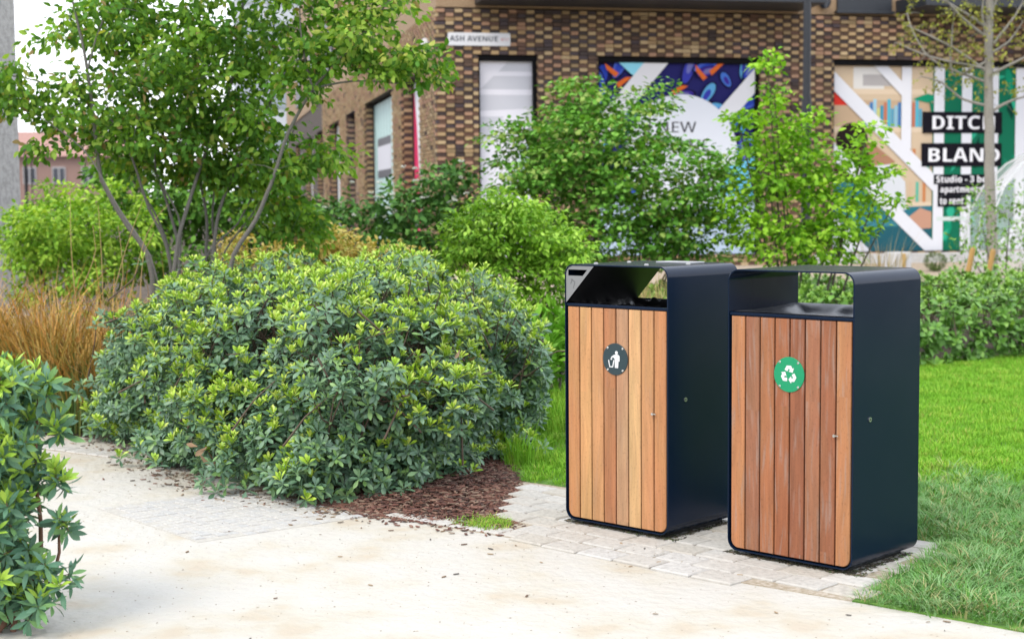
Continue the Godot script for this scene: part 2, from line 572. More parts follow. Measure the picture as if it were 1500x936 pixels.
# ================================================================ the brick building
func make_building() -> void:
	var b := thing("brick_building", "large corner building of chequered buff and dark brown brick with poster shop windows", "building", CORNER, FACADE_TURN)
	var mortar := grainy([Color(0.056, 0.041, 0.034), Color(0.083, 0.064, 0.053)], [0.3, 0.7], 0.05, 1.0, 81)
	var buff_wall := grainy([Color(0.255, 0.170, 0.098), Color(0.315, 0.217, 0.132), Color(0.357, 0.255, 0.162)], [0.25, 0.5, 0.8], 0.05, 1.0, 83, 0.9, 0.4)
	var black := mat(Color(0.005, 0.005, 0.006), 0.6, 0.2)
	var steel := mat(Color(0.018, 0.022, 0.03), 0.45)
	# openings of the front: x0, x1, y0, y1
	var front_open := [[0.78, 1.92, 0.5, 4.28], [3.07, 6.31, 0.5, 4.28], [7.81, 13.2, 0.5, 4.28]]
	var side_open := [[2.11, 4.65, 0.5, 4.15], [6.2, 11.76, 0.5, 4.15], [13.9, 16.28, 0.5, 4.15], [18.5, 21.94, 0.5, 4.15], [24.26, 27.4, 0.5, 4.15], [29.6, 33.0, 0.5, 4.15], [35.2, 38.6, 0.5, 4.15]]
	# backing walls
	var g := Geo.new()
	wall_with_holes(g, 0.0, 16.0, 0.0, 5.12, front_open, -0.42, -0.045)
	var front_wall := part("front_wall", g.mesh(), mortar, b)
	g = Geo.new()
	wall_with_holes(g, 0.42, 44.0, 0.0, 5.12, side_open, -0.38, -0.045)
	var turn_side := Transform3D(Basis(Vector3(0, 0, -1), Vector3.UP, Vector3(-1, 0, 0)), Vector3.ZERO)
	var side_wall := part("side_wall", g.mesh(), mortar, b, turn_side)
	# bricks: flemish bond, proud buff headers and dark stretchers
	var buff := []
	for c in [Color(0.370, 0.255, 0.134), Color(0.317, 0.211, 0.109), Color(0.414, 0.305, 0.176), Color(0.334, 0.197, 0.126), Color(0.264, 0.188, 0.101)]:
		buff.append(c)
	var dark := [Color(0.066, 0.041, 0.033), Color(0.091, 0.053, 0.036), Color(0.049, 0.034, 0.031), Color(0.122, 0.066, 0.045), Color(0.061, 0.044, 0.049)]
	var brick := BoxMesh.new()
	brick.size = Vector3.ONE
	lay_bricks(front_wall, brick, 0.0, 14.2, 0.3, 5.12, front_open, buff, dark, 300)
	lay_bricks(side_wall, brick, 0.0, 24.3, 0.3, 5.12, side_open, buff, dark, 0)
	# dark brick jambs of the side piers
	g = Geo.new()
	g.box(Vector3(24.4, 0.3, -0.044), Vector3(44, 0.5, 0.0))
	part("plinth", g.mesh(), mortar, side_wall)
	# buff storey above
	g = Geo.new()
	g.box(Vector3(0.012, 5.13, -10), Vector3(16, 9.5, -0.012))
	g.box(Vector3(0.01, 5.13, -44), Vector3(0.5, 9.5, -10.01))
	part("upper_wall", g.mesh(), buff_wall, b)
	g = Geo.new()
	g.box(Vector3(0.1, 9.51, -44), Vector3(16.1, 9.7, 0.1))
	part("roof", g.mesh(), steel, b)
	# balconies above the shop front
	for q in [[0.73, 7.1], [9.1, 15.5]]:
		g = Geo.new()
		g.box(Vector3(q[0], 5.17, -0.01), Vector3(q[1], 5.42, 1.25), 0.01)
		var bal := part("balcony", g.mesh(), steel, b)
		g = Geo.new()
		g.box(Vector3(q[0], 5.425, 1.2), Vector3(q[1], 5.49, 1.25))
		for k in int((q[1] - q[0]) / 0.12):
			var x: float = q[0] + 0.03 + k * 0.12
			g.box(Vector3(x, 5.49, 1.215), Vector3(x + 0.012, 6.5, 1.235))
		g.box(Vector3(q[0], 6.5, 1.2), Vector3(q[1], 6.55, 1.25))
		part("railing", g.mesh(), black, bal)
	g = Geo.new()
	g.box(Vector3(7.86, 5.16, -0.01), Vector3(9.0, 7.4, 0.05), 0.01)
	g.box(Vector3(7.82, 5.145, -0.01), Vector3(9.04, 5.2, 0.12), 0.006)
	part("upper_window", g.mesh(), steel, b)
	# windows in the side wall, seen edge on
	var posters := [Color(0.72, 0.74, 0.78), Color(0.45, 0.62, 0.6), Color(0.12, 0.25, 0.6), Color(0.6, 0.64, 0.66), Color(0.4, 0.42, 0.45), Color(0.5, 0.5, 0.5), Color(0.5, 0.5, 0.5)]
	for i in side_open.size():
		var o: Array = side_open[i]
		g = Geo.new()
		g.box(Vector3(o[0], o[2], -0.30), Vector3(o[1], o[3], -0.26))
		var w := part("window", g.mesh(), black, side_wall)
		g = Geo.new()
		g.col = posters[i]
		g.sheet(PackedVector2Array([Vector2(o[0] + 0.06, o[2] + 0.06), Vector2(o[1] - 0.06, o[2] + 0.06), Vector2(o[1] - 0.06, o[3] - 0.06), Vector2(o[0] + 0.06, o[3] - 0.06)]), -0.255)
		if i == 0:
			g.col = Color(0.65, 0.02, 0.12)
			g.sheet(PackedVector2Array([Vector2(3.7, 1.2), Vector2(4.58, 1.2), Vector2(4.58, 4.05), Vector2(4.2, 3.2)]), -0.251)
			g.sheet(PackedVector2Array([Vector2(2.3, 0.6), Vector2(4.5, 0.6), Vector2(4.5, 1.5), Vector2(2.3, 1.1)]), -0.251)
		if i == 1:
			g.col = Color(0.08, 0.2, 0.2)
			for k in 9:
				var x := 6.5 + k * 0.56
				g.sheet(PackedVector2Array([Vector2(x, 0.6), Vector2(x + 0.14, 0.6), Vector2(x + 0.55, 4.05), Vector2(x + 0.45, 4.05)]), -0.251)
			g.col = Color(0.03, 0.03, 0.04)
			g.sheet(PackedVector2Array([Vector2(8.4, 2.2), Vector2(11.0, 2.2), Vector2(11.0, 2.4), Vector2(8.4, 2.4)]), -0.247)
			g.sheet(PackedVector2Array([Vector2(8.4, 3.0), Vector2(11.0, 3.0), Vector2(11.0, 3.2), Vector2(8.4, 3.2)]), -0.247)
			g.col = Color(0.5, 0.5, 0.55)
			g.sheet(PackedVector2Array([Vector2(8.4, 2.4), Vector2(11.0, 2.4), Vector2(11.0, 3.0), Vector2(8.4, 3.0)]), -0.247)
		part("poster", g.mesh(), tinted(0.5), side_wall)
		w.set_meta("label", "dark framed window recessed between brick piers")
	# grey window boxes high on the side wall
	for z in [20.0, 27.0, 34.0]:
		g = Geo.new()
		g.box(Vector3(z, 5.6, -0.01), Vector3(z + 2.6, 7.6, 0.06), 0.01)
		part("upper_window", g.mesh(), steel, side_wall)
	shop_windows(b, black)
	# low plinth under the shop windows
	g = Geo.new()
	g.box(Vector3(7.4, 0.28, -0.04), Vector3(14, 0.495, 0.16), 0.01)
	part("plinth", g.mesh(), grainy([Color(0.42, 0.42, 0.42), Color(0.5, 0.5, 0.5)], [0.3, 0.7], 0.03, 1.0, 87), b)

func wall_with_holes(g: Geo, x0: float, x1: float, y0: float, y1: float, holes: Array, z0: float, z1: float) -> void:
	var x := x0
	for h in holes:
		g.box(Vector3(x, y0, z0), Vector3(h[0], y1, z1))
		g.box(Vector3(h[0], y0, z0), Vector3(h[1], h[2], z1))
		g.box(Vector3(h[0], h[3], z0), Vector3(h[1], y1, z1))
		x = h[1]
	g.box(Vector3(x, y0, z0), Vector3(x1, y1, z1))

func lay_bricks(wall: Node3D, brick: Mesh, x0: float, x1: float, y0: float, y1: float, holes: Array, buff: Array, dark: Array, singles: int) -> void:
	var xs := []
	var cols := []
	var course := 0.075
	var rows := int((y1 - y0) / course)
	for r in rows:
		var y := y0 + r * course
		var spans := [[x0, x1]]
		for h in holes:
			if y + course * 0.6 > h[2] and y + course * 0.4 < h[3]:
				var next := []
				for s in spans:
					if h[0] >= s[1] or h[1] <= s[0]:
						next.append(s)
						continue
					if h[0] > s[0] and h[0] < s[1]:
						next.append([s[0], h[0]])
					if h[1] > s[0] and h[1] < s[1]:
						next.append([h[1], s[1]])
				spans = next
		var x := x0 - 0.3375 + (0.16875 if r % 2 else 0.0)
		var header := false
		while x < x1:
			var w := 0.142 if header else 0.1755
			for s in spans:
				var a: float = maxf(x, s[0])
				var e: float = minf(x + w, s[1])
				if e - a > 0.03:
					var z0 := -0.05
					var z1 := (0.022 if header else 0.0) + rng.randf_range(-0.002, 0.002)
					var sz := Vector3(e - a, 0.064, z1 - z0)
					xs.append(Transform3D(Basis.from_scale(sz), Vector3((a + e) / 2, y + course / 2, (z0 + z1) / 2)))
					cols.append([header != (rng.randf() < 0.05), rng.randi() % 5])
			x += w + 0.01
			header = not header
	# returns of the openings: dark bricks on the jambs
	for h in holes:
		for side in [0, 1]:
			for r in int((h[3] - h[2]) / course):
				var y: float = h[2] + r * course
				var x: float = h[side] + (0.0 if side == 0 else 0.0)
				for q in 2:
					if (r + q) % 2 == 0 or true:
						var z0 := -0.05 - 0.19 * q - 0.1 + (0.045 if r % 2 else 0.0)
						var dx := 0.006
						var at := Vector3(x + (dx if side == 0 else -dx) * (1.0), y + course / 2, z0 + 0.02)
						xs.append(Transform3D(Basis.from_scale(Vector3(0.014, 0.062, 0.1 if (r + q) % 2 else 0.17)), at))
						cols.append([(r + q) % 2 == 0 and q == 0, rng.randi() % 5])
	var order := []
	if singles > 0:
		for i in xs.size():
			var p: Vector3 = xs[i].origin
			if xs[i].basis.x.x > 0.05 and p.y > 3.6 and p.x < 3.2:
				order.append([p.x + absf(p.y - 4.7) * 1.5, i])
		order.sort()
	var pick := {}
	for k in mini(singles, order.size()):
		pick[order[k][1]] = true
	var bm := []
	var dm := []
	for c in buff:
		bm.append(mat(c, 0.9))
	for c in dark:
		dm.append(mat(c, 0.75))
	var rest := []
	var tint := []
	for i in xs.size():
		var q: Array = cols[i]
		if pick.has(i):
			part("brick", brick, bm[q[1]] if q[0] else dm[q[1]], wall, xs[i])
		else:
			rest.append(xs[i])
			tint.append(buff[q[1]] if q[0] else dark[q[1]])
	stuff("brickwork", brick, tinted(0.88), wall, rest, tint)

func lettering(called: String, words: String, parent: Node3D, center: Vector3, width: float, height: float, m: Material, bold := true) -> MeshInstance3D:
	var t := TextMesh.new()
	var f := SystemFont.new()
	f.font_names = PackedStringArray(["Droid Sans"])
	f.font_weight = 700 if bold else 400
	t.font = f
	t.text = words
	t.font_size = 64
	t.pixel_size = 0.01
	t.depth = 0.02
	var box := t.get_aabb()
	var sx := width / maxf(box.size.x, 0.01)
	var sy := height / maxf(box.size.y, 0.01)
	var mid := box.get_center()
	return part(called, t, m, parent, Transform3D(Basis.from_scale(Vector3(sx, sy, 0.12)), center - Vector3(mid.x * sx, mid.y * sy, 0)))

func strip(g: Geo, a: Vector2, b: Vector2, w: float, z: float) -> void:
	var o := (b - a).normalized().orthogonal() * w / 2
	g.sheet(PackedVector2Array([a - o, b - o, b + o, a + o]), z)

func shop_windows(b: Node3D, black: Material) -> void:
	var print_ := tinted(0.7, 0.18)
	var pane := mat(Color(0.9, 0.95, 0.95), 0.03)
	pane.albedo_color.a = 0.06
	pane.transparency = BaseMaterial3D.TRANSPARENCY_ALPHA
	var white := Color(0.66, 0.67, 0.72)
	var frames := [[0.78, 1.92], [3.07, 6.31], [7.81, 13.2]]
	var names := ["narrow window with pale grey striped poster", "window with blue butterfly wing poster and white disc", "wide window with bookshelf and green leaf poster"]
	for i in 3:
		var x0: float = frames[i][0]
		var x1: float = frames[i][1]
		var win := Node3D.new()
		win.name = "shop_window"
		b.add_child(win, true)
		win.set_meta("label", names[i])
		var g := Geo.new()
		var z0 := -0.30
		var z1 := -0.06
		g.box(Vector3(x0, 4.17, z0), Vector3(x1, 4.28, z1))
		g.box(Vector3(x0, 0.5, z0), Vector3(x0 + 0.045, 4.169, z1))
		g.box(Vector3(x1 - 0.08, 0.5, z0), Vector3(x1, 4.169, z1))
		g.box(Vector3(x0 + 0.046, 0.5, z0), Vector3(x1 - 0.081, 0.53, z1))
		part("frame", g.mesh(), black, win)
		x0 += 0.046
		x1 -= 0.081
		g = Geo.new()
		g.quad(Vector3(x0, 0.531, -0.18), Vector3(x1, 0.531, -0.18), Vector3(x1, 4.168, -0.18), Vector3(x0, 4.168, -0.18), Vector3(0, 0, 1))
		part("pane", g.mesh(), pane, win)
		g = Geo.new()
		var z := -0.16
		var lo := Vector2(x0, 0.531)
		var hi := Vector2(x1, 4.168)
		var field := PackedVector2Array([lo, Vector2(hi.x, lo.y), hi, Vector2(lo.x, hi.y)])
		var layers := []
		if i == 0:
			layers.append([Color(0.66, 0.66, 0.73), field])
			var tone := Color(0.50, 0.51, 0.57)
			layers.append([tone, PackedVector2Array([Vector2(1.38, 4.17), Vector2(1.85, 4.17), Vector2(1.85, 3.98), Vector2(1.2, 3.98)])])
			layers.append([tone, PackedVector2Array([Vector2(1.1, 3.9), Vector2(1.85, 3.9), Vector2(1.85, 3.65), Vector2(0.85, 3.65)])])
			layers.append([tone, PackedVector2Array([Vector2(0.83, 3.55), Vector2(1.85, 3.55), Vector2(1.85, 3.3), Vector2(0.83, 3.25)])])
			layers.append([tone, PackedVector2Array([Vector2(0.83, 3.15), Vector2(1.3, 3.15), Vector2(0.95, 2.75), Vector2(0.83, 2.7)])])
			layers.append([Color(0.55, 0.66, 0.72), PackedVector2Array([Vector2(1.6, 2.6), Vector2(1.85, 2.7), Vector2(1.85, 2.0), Vector2(1.5, 2.1)])])
			layers.append([Color(0.2, 0.2, 0.24), PackedVector2Array([Vector2(1.1, 1.45), Vector2(1.4, 1.45), Vector2(1.4, 1.3), Vector2(1.1, 1.3)])])
		elif i == 1:
			wing_print(layers, field)
		else:
			shelf_print(layers, field, white)
		for k in layers.size():
			g.col = layers[k][0]
			var inside := Geometry2D.intersect_polygons(layers[k][1], field)
			for poly: PackedVector2Array in inside:
				g.sheet(poly, z + k * 0.0002)
		part("poster", g.mesh(), print_, win)
		var top := z + layers.size() * 0.0002 + 0.002
		var ink := mat(Color(0.010, 0.009, 0.014), 0.7, 0.15)
		var paint := mat(Color(0.74, 0.74, 0.78), 0.5)
		if i == 1:
			lettering("lettering", "NEW", win, Vector3(4.66, 2.96, top), 0.76, 0.2, ink, false)
			lettering("lettering", "RETAIL", win, Vector3(4.75, 2.62, top), 1.12, 0.2, ink, false)
		elif i == 2:
			for q in [[9.78, 11.5, 2.86, 3.28], [9.76, 11.5, 2.2, 2.66], [10.03, 11.35, 1.85, 2.04], [10.12, 11.1, 1.62, 1.845], [10.12, 10.75, 1.4, 1.615]]:
				g = Geo.new()
				g.box(Vector3(q[0], q[2], z), Vector3(q[1], q[3], top + 0.004))
				part("text_panel", g.mesh(), ink, win)
			var tz := top + 0.008
			lettering("lettering", "DITCH", win, Vector3(10.66, 3.07, tz), 1.36, 0.27, paint)
			lettering("lettering", "BLAND", win, Vector3(10.68, 2.43, tz), 1.55, 0.27, paint)
			lettering("lettering", "Studio - 3 bed", win, Vector3(10.68, 1.95, tz), 1.2, 0.14, paint)
			lettering("lettering", "apartments", win, Vector3(10.62, 1.72, tz), 0.9, 0.16, paint)
			lettering("lettering", "to rent", win, Vector3(10.42, 1.51, tz), 0.52, 0.13, paint)

func wing_print(layers: Array, field: PackedVector2Array) -> void:
	# overlapping petals of blue, violet, cyan and orange, two white bands and a white disc
	layers.append([Color(0.02, 0.02, 0.12), field])
	var r := RandomNumberGenerator.new()
	r.seed = 77
	var hues := [Color(0.03, 0.06, 0.42), Color(0.06, 0.16, 0.55), Color(0.05, 0.03, 0.26), Color(0.10, 0.32, 0.58), Color(0.04, 0.05, 0.36), Color(0.06, 0.11, 0.50)]
	for k in 120:
		var c := Vector2(r.randf_range(3.1, 6.3), r.randf_range(0.6, 4.25))
		var a := r.randf_range(0, TAU)
		var l := r.randf_range(0.16, 0.42)
		var w := l * r.randf_range(0.22, 0.45)
		var poly := PackedVector2Array()
		for j in 14:
			var t := TAU * j / 14
			poly.append(c + Vector2(cos(t) * l * (1.0 if cos(t) > 0 else 0.7), sin(t) * w).rotated(a))
		var rim := PackedVector2Array()
		for j in 14:
			rim.append(c + (poly[j] - c) * 1.16)
		layers.append([Color(0.012, 0.008, 0.03), rim])
		layers.append([hues[k % 6], poly])
		var spot := PackedVector2Array()
		for j in 14:
			spot.append(c + (poly[j] - c) * 0.55 + Vector2(l * 0.2, 0).rotated(a))
		layers.append([hues[(k + 1) % 6] if k % 2 else hues[k % 6].lightened(0.12), spot])
	for q in [[3.5, 3.75, 0.5], [5.35, 4.0, 0.6], [4.6, 3.62, 0.4], [5.2, 3.9, 2.2], [3.45, 3.95, 2.4]]:
		var c := Vector2(q[0], q[1])
		layers.append([Color(0.62, 0.13, 0.03), PackedVector2Array([c + Vector2(-0.03, -0.05).rotated(q[2]), c + Vector2(0.3, 0.0).rotated(q[2]), c + Vector2(0.2, 0.06).rotated(q[2]), c + Vector2(-0.03, 0.05).rotated(q[2])])])
	layers.append([Color(0.25, 0.60, 0.75), PackedVector2Array([Vector2(3.5, 4.17), Vector2(4.0, 4.17), Vector2(3.85, 3.9), Vector2(3.75, 3.95)])])
	layers.append([Color(0.42, 0.52, 0.66), PackedVector2Array([Vector2(3.0, 0.5), Vector2(6.4, 0.5), Vector2(6.4, 1.5), Vector2(5.2, 1.9), Vector2(3.0, 1.6)])])
	var band := Color(0.66, 0.66, 0.70)
	layers.append([band, PackedVector2Array([Vector2(4.0, 4.168), Vector2(4.48, 4.168), Vector2(3.08, 2.55), Vector2(3.08, 3.1)])])
	layers.append([band, PackedVector2Array([Vector2(6.3, 4.168), Vector2(6.3, 3.7), Vector2(4.4, 1.6), Vector2(4.2, 1.9)])])
	layers.append([Color(0.66, 0.69, 0.76), circle2(4.75, 2.46, 1.12, 48)])
	layers.append([Color(0.16, 0.50, 0.75), PackedVector2Array([Vector2(5.7, 2.2), Vector2(6.25, 2.4), Vector2(6.25, 1.6), Vector2(5.4, 1.7)])])

func shelf_print(layers: Array, field: PackedVector2Array, white: Color) -> void:
	var wood := Color(0.54, 0.42, 0.30)
	layers.append([wood, field])
	var box := func(x0: float, y0: float, x1: float, y1: float) -> PackedVector2Array: return PackedVector2Array([Vector2(x0, y0), Vector2(x1, y0), Vector2(x1, y1), Vector2(x0, y1)])
	layers.append([Color(0.47, 0.34, 0.225), box.call(7.8, 2.9, 10.0, 3.5)])
	layers.append([Color(0.62, 0.50, 0.37), box.call(7.8, 3.62, 10.0, 3.72)])
	layers.append([Color(0.62, 0.50, 0.37), box.call(7.8, 2.88, 10.0, 2.98)])
	layers.append([Color(0.62, 0.50, 0.37), box.call(9.0, 1.4, 10.0, 1.5)])
	layers.append([Color(0.62, 0.60, 0.58), box.call(8.3, 3.72, 8.95, 4.15)])
	layers.append([Color(0.38, 0.36, 0.36), box.call(8.5, 3.78, 9.1, 4.0)])
	layers.append([Color(0.60, 0.04, 0.03), PackedVector2Array([Vector2(7.84, 3.72), Vector2(8.2, 3.4), Vector2(7.84, 3.4)])])
	var books := [Color(0.10, 0.30, 0.42), Color(0.25, 0.45, 0.55), Color(0.06, 0.18, 0.40), Color(0.30, 0.50, 0.62), Color(0.50, 0.52, 0.2), Color(0.05, 0.25, 0.38), Color(0.45, 0.16, 0.1), Color(0.08, 0.38, 0.5)]
	for k in 17:
		var x := 8.5 + k * 0.075
		layers.append([books[k % 8], box.call(x, 2.98, x + 0.068, 3.34 + 0.06 * ((k * 5) % 4))])
	for k in 6:
		layers.append([[Color(0.55, 0.4, 0.28), Color(0.5, 0.2, 0.08), Color(0.12, 0.4, 0.3)][k % 3], box.call(9.5 + k * 0.075, 1.5 + 0.6 * (k % 2), 9.565 + k * 0.075, 1.9 + 0.65 * (k % 2))])
	# a reader on a teal sofa
	layers.append([Color(0.02, 0.10, 0.13), box.call(7.8, 0.5, 10.0, 1.1)])
	layers.append([Color(0.03, 0.15, 0.20), PackedVector2Array([Vector2(7.8, 1.1), Vector2(10.0, 1.05), Vector2(10.0, 1.42), Vector2(9.3, 1.4), Vector2(8.5, 1.9), Vector2(7.8, 2.0)])])
	layers.append([Color(0.05, 0.20, 0.25), box.call(7.8, 1.02, 10.0, 1.12)])
	layers.append([Color(0.02, 0.013, 0.012), circle2(8.28, 2.72, 0.34, 20)])
	layers.append([Color(0.06, 0.03, 0.025), PackedVector2Array([Vector2(8.0, 2.5), Vector2(8.7, 2.6), Vector2(9.0, 2.2), Vector2(8.8, 1.8), Vector2(8.2, 1.9), Vector2(7.9, 2.1)])])
	layers.append([Color(0.36, 0.19, 0.12), PackedVector2Array([Vector2(8.55, 2.72), Vector2(8.8, 2.6), Vector2(9.2, 2.3), Vector2(9.1, 2.1), Vector2(8.75, 2.15)])])
	layers.append([Color(0.58, 0.60, 0.64), PackedVector2Array([Vector2(8.7, 2.2), Vector2(9.1, 2.25), Vector2(9.42, 1.9), Vector2(9.45, 1.35), Vector2(9.1, 1.3), Vector2(8.75, 1.7)])])
	layers.append([Color(0.48, 0.27, 0.19), PackedVector2Array([Vector2(9.5, 1.2), Vector2(9.75, 1.38), Vector2(10.0, 1.3), Vector2(10.0, 0.98), Vector2(9.6, 0.95)])])
	# green leaf picture on the right
	layers.append([Color(0.008, 0.14, 0.075), box.call(10.0, 0.53, 13.1, 4.17)])
	var r := RandomNumberGenerator.new()
	r.seed = 5
	for k in 60:
		var c := Vector2(r.randf_range(10.0, 13.1), r.randf_range(0.6, 4.1))
		var a := r.randf_range(0, TAU)
		var l := r.randf_range(0.25, 0.8)
		layers.append([[Color(0.01, 0.24, 0.13), Color(0.004, 0.05, 0.035), Color(0.03, 0.36, 0.22), Color(0.012, 0.18, 0.10)][k % 4], PackedVector2Array([c, c + Vector2(l * 0.5, 0.09).rotated(a), c + Vector2(l, 0).rotated(a), c + Vector2(l * 0.5, -0.09).rotated(a)])])
	# white bands
	layers.append([white, box.call(9.32, 2.55, 9.53, 4.17)])
	layers.append([white, box.call(10.02, 0.53, 10.24, 4.17)])
	layers.append([white, box.call(10.62, 0.53, 10.84, 4.17)])
	layers.append([white, box.call(11.28, 0.53, 11.42, 4.17)])
	layers.append([white, box.call(11.8, 0.53, 12.02, 4.17)])
	layers.append([white, box.call(12.6, 0.53, 12.82, 4.17)])
	layers.append([white, PackedVector2Array([Vector2(7.84, 4.1), Vector2(7.84, 3.72), Vector2(10.03, 1.7), Vector2(10.03, 2.05)])])
	layers.append([white, PackedVector2Array([Vector2(8.72, 4.17), Vector2(9.02, 4.17), Vector2(9.5, 3.7), Vector2(9.5, 3.42)])])
	layers.append([white, PackedVector2Array([Vector2(7.84, 2.72), Vector2(7.84, 2.38), Vector2(9.85, 0.53), Vector2(10.25, 0.53)])])
	layers.append([white, PackedVector2Array([Vector2(7.84, 1.3), Vector2(8.2, 1.0), Vector2(8.7, 0.53), Vector2(7.84, 0.53)])])
	layers.append([white, PackedVector2Array([Vector2(11.4, 1.9), Vector2(11.4, 1.6), Vector2(13.1, 3.2), Vector2(13.1, 3.5)])])
	layers.append([white, PackedVector2Array([Vector2(11.3, 0.53), Vector2(11.7, 0.53), Vector2(12.6, 1.4), Vector2(12.4, 1.6)])])
	layers.append([Color(0.55, 0.62, 0.6), box.call(10.1, 1.12, 10.75, 1.2)])

# ================================================================ far things
func make_far() -> void:
	# terrace of red brick houses far off
	var h := thing("brick_house", "far off red brick house row with tiled roof and white windows", "house", Vector3(-40, -1.0, -120), 0.12)
	var g := Geo.new()
	g.box(Vector3(-10, 0, -4), Vector3(10, 6.6, 4))
	part("wall", g.mesh(), grainy([Color(0.26, 0.165, 0.14), Color(0.32, 0.21, 0.18)], [0.3, 0.7], 0.03, 0.5, 91), h)
	g = Geo.new()
	g.quad(Vector3(-10.4, 6.5, 4.4), Vector3(10.4, 6.5, 4.4), Vector3(10.4, 8.6, 0), Vector3(-10.4, 8.6, 0), Vector3(0, 0.9, 0.43))
	g.quad(Vector3(-10.4, 6.5, -4.4), Vector3(10.4, 6.5, -4.4), Vector3(10.4, 8.6, 0), Vector3(-10.4, 8.6, 0), Vector3(0, 0.9, -0.43))
	for s in [-10.0, 10.0]:
		g.tri(Vector3(s, 6.5, 4), Vector3(s, 6.5, -4), Vector3(s, 8.55, 0), Vector3(signf(s), 0, 0), Vector3(signf(s), 0, 0), Vector3(signf(s), 0, 0))
	var roof := part("roof", g.mesh(), grainy([Color(0.30, 0.17, 0.145), Color(0.37, 0.22, 0.19)], [0.3, 0.7], 0.03, 0.5, 93), h)
	for x in [-7.5, -5.0, -3.2, 4.0, 7.0]:
		g = Geo.new()
		g.box(Vector3(x - 0.45, 7.8, -0.4), Vector3(x + 0.45, 9.5, 0.4))
		part("chimney", g.mesh(), mat(Color(0.25, 0.12, 0.09)), roof)
	var wf := mat(Color(0.42, 0.41, 0.42), 0.5)
	var wg := mat(Color(0.03, 0.035, 0.05), 0.1)
	for x in [-8.6, -6.4, -4.2, -2.0, 0.2, 2.4, 4.6, 6.8, 8.8]:
		for y in [1.4, 4.4]:
			g = Geo.new()
			g.box(Vector3(x - 0.5, y, 4.0), Vector3(x + 0.5, y + 1.3, 4.08))
			var w := part("window", g.mesh(), wf, h)
			g = Geo.new()
			g.box(Vector3(x - 0.42, y + 0.1, 4.08), Vector3(x - 0.05, y + 1.2, 4.1))
			g.box(Vector3(x + 0.06, y + 0.1, 4.08), Vector3(x + 0.42, y + 1.2, 4.1))
			part("pane", g.mesh(), wg, w)
	# pale glassy block behind the brick building
	var t := thing("glass_block", "pale grey glass tower block beyond the brick building", "building", Vector3(-14.2, 0, -92), 0.2)
	g = Geo.new()
	g.box(Vector3(-2.6, 0, -4), Vector3(2.6, 22, 4))
	part("wall", g.mesh(), mat(Color(0.5, 0.53, 0.56), 0.35), t)
	var gl := mat(Color(0.32, 0.36, 0.4), 0.1)
	for k in 7:
		for i in 3:
			g = Geo.new()
			g.box(Vector3(-2.3 + i * 1.6, 1.2 + k * 3.0, 4.0), Vector3(-1.0 + i * 1.6, 3.2 + k * 3.0, 4.06))
			part("window", g.mesh(), gl, t)
	# concrete column at the frame's edge
	var c := thing("concrete_column", "tall pale grey concrete column with a scuffed patch beside the yellow green shrub", "column", Vector3(-6.06, terrain(0, -17), -17))
	g = Geo.new()
	g.box(Vector3(-0.4, 0, -0.4), Vector3(0.4, 7, 0.4), 0.03)
	part("shaft", g.mesh(), grainy([Color(0.36, 0.35, 0.34), Color(0.43, 0.42, 0.41), Color(0.47, 0.46, 0.45)], [0.3, 0.5, 0.75], 0.02, 0.7, 97, 0.9, 0.4, [Color(0.8, 0.8, 0.8), Color(1, 1, 1)]), c)
	g = Geo.new()
	g.box(Vector3(-0.44, 0, -0.44), Vector3(0.44, 0.25, 0.44), 0.02)
	part("base", g.mesh(), mat(Color(0.4, 0.39, 0.38)), c)
	g = Geo.new()
	g.sheet(PackedVector2Array([Vector2(0.05, 1.42), Vector2(0.3, 1.48), Vector2(0.34, 1.38), Vector2(0.22, 1.3), Vector2(0.0, 1.33)]), 0.403)
	part("scuff", g.mesh(), mat(Color(0.22, 0.2, 0.19)), c)
	# thin black post by the houses
	var p := thing("black_post", "thin black metal post with a short arm before the far houses", "post", Vector3(-17.7, 0.3, -55))
	g = Geo.new()
	g.rod(Vector3(0, 0, 0), Vector3(0, 3.55, 0), 0.06, 10)
	part("pole", g.mesh(), mat(Color(0.01, 0.01, 0.012), 0.5), p)
	g = Geo.new()
	g.rod(Vector3(0.061, 3.45, 0), Vector3(0.22, 3.38, 0), 0.03, 8)
	g.rod(Vector3(0.22, 0.0, 0), Vector3(0.22, 3.4, 0), 0.025, 8)
	part("arm", g.mesh(), mat(Color(0.012, 0.012, 0.014), 0.5), p)

# ================================================================ litter bins
func round_rect(w: float, h: float, r: float, per := 8) -> PackedVector2Array:
	var p := PackedVector2Array()
	for q in [[w / 2 - r, h - r, 0.0], [-w / 2 + r, h - r, 0.5], [-w / 2 + r, r, 1.0], [w / 2 - r, r, 1.5]]:
		for k in per + 1:
			var a: float = PI * (q[2] + 0.5 * k / per)
			p.append(Vector2(q[0] + r * cos(a), q[1] + r * sin(a)))
	return p

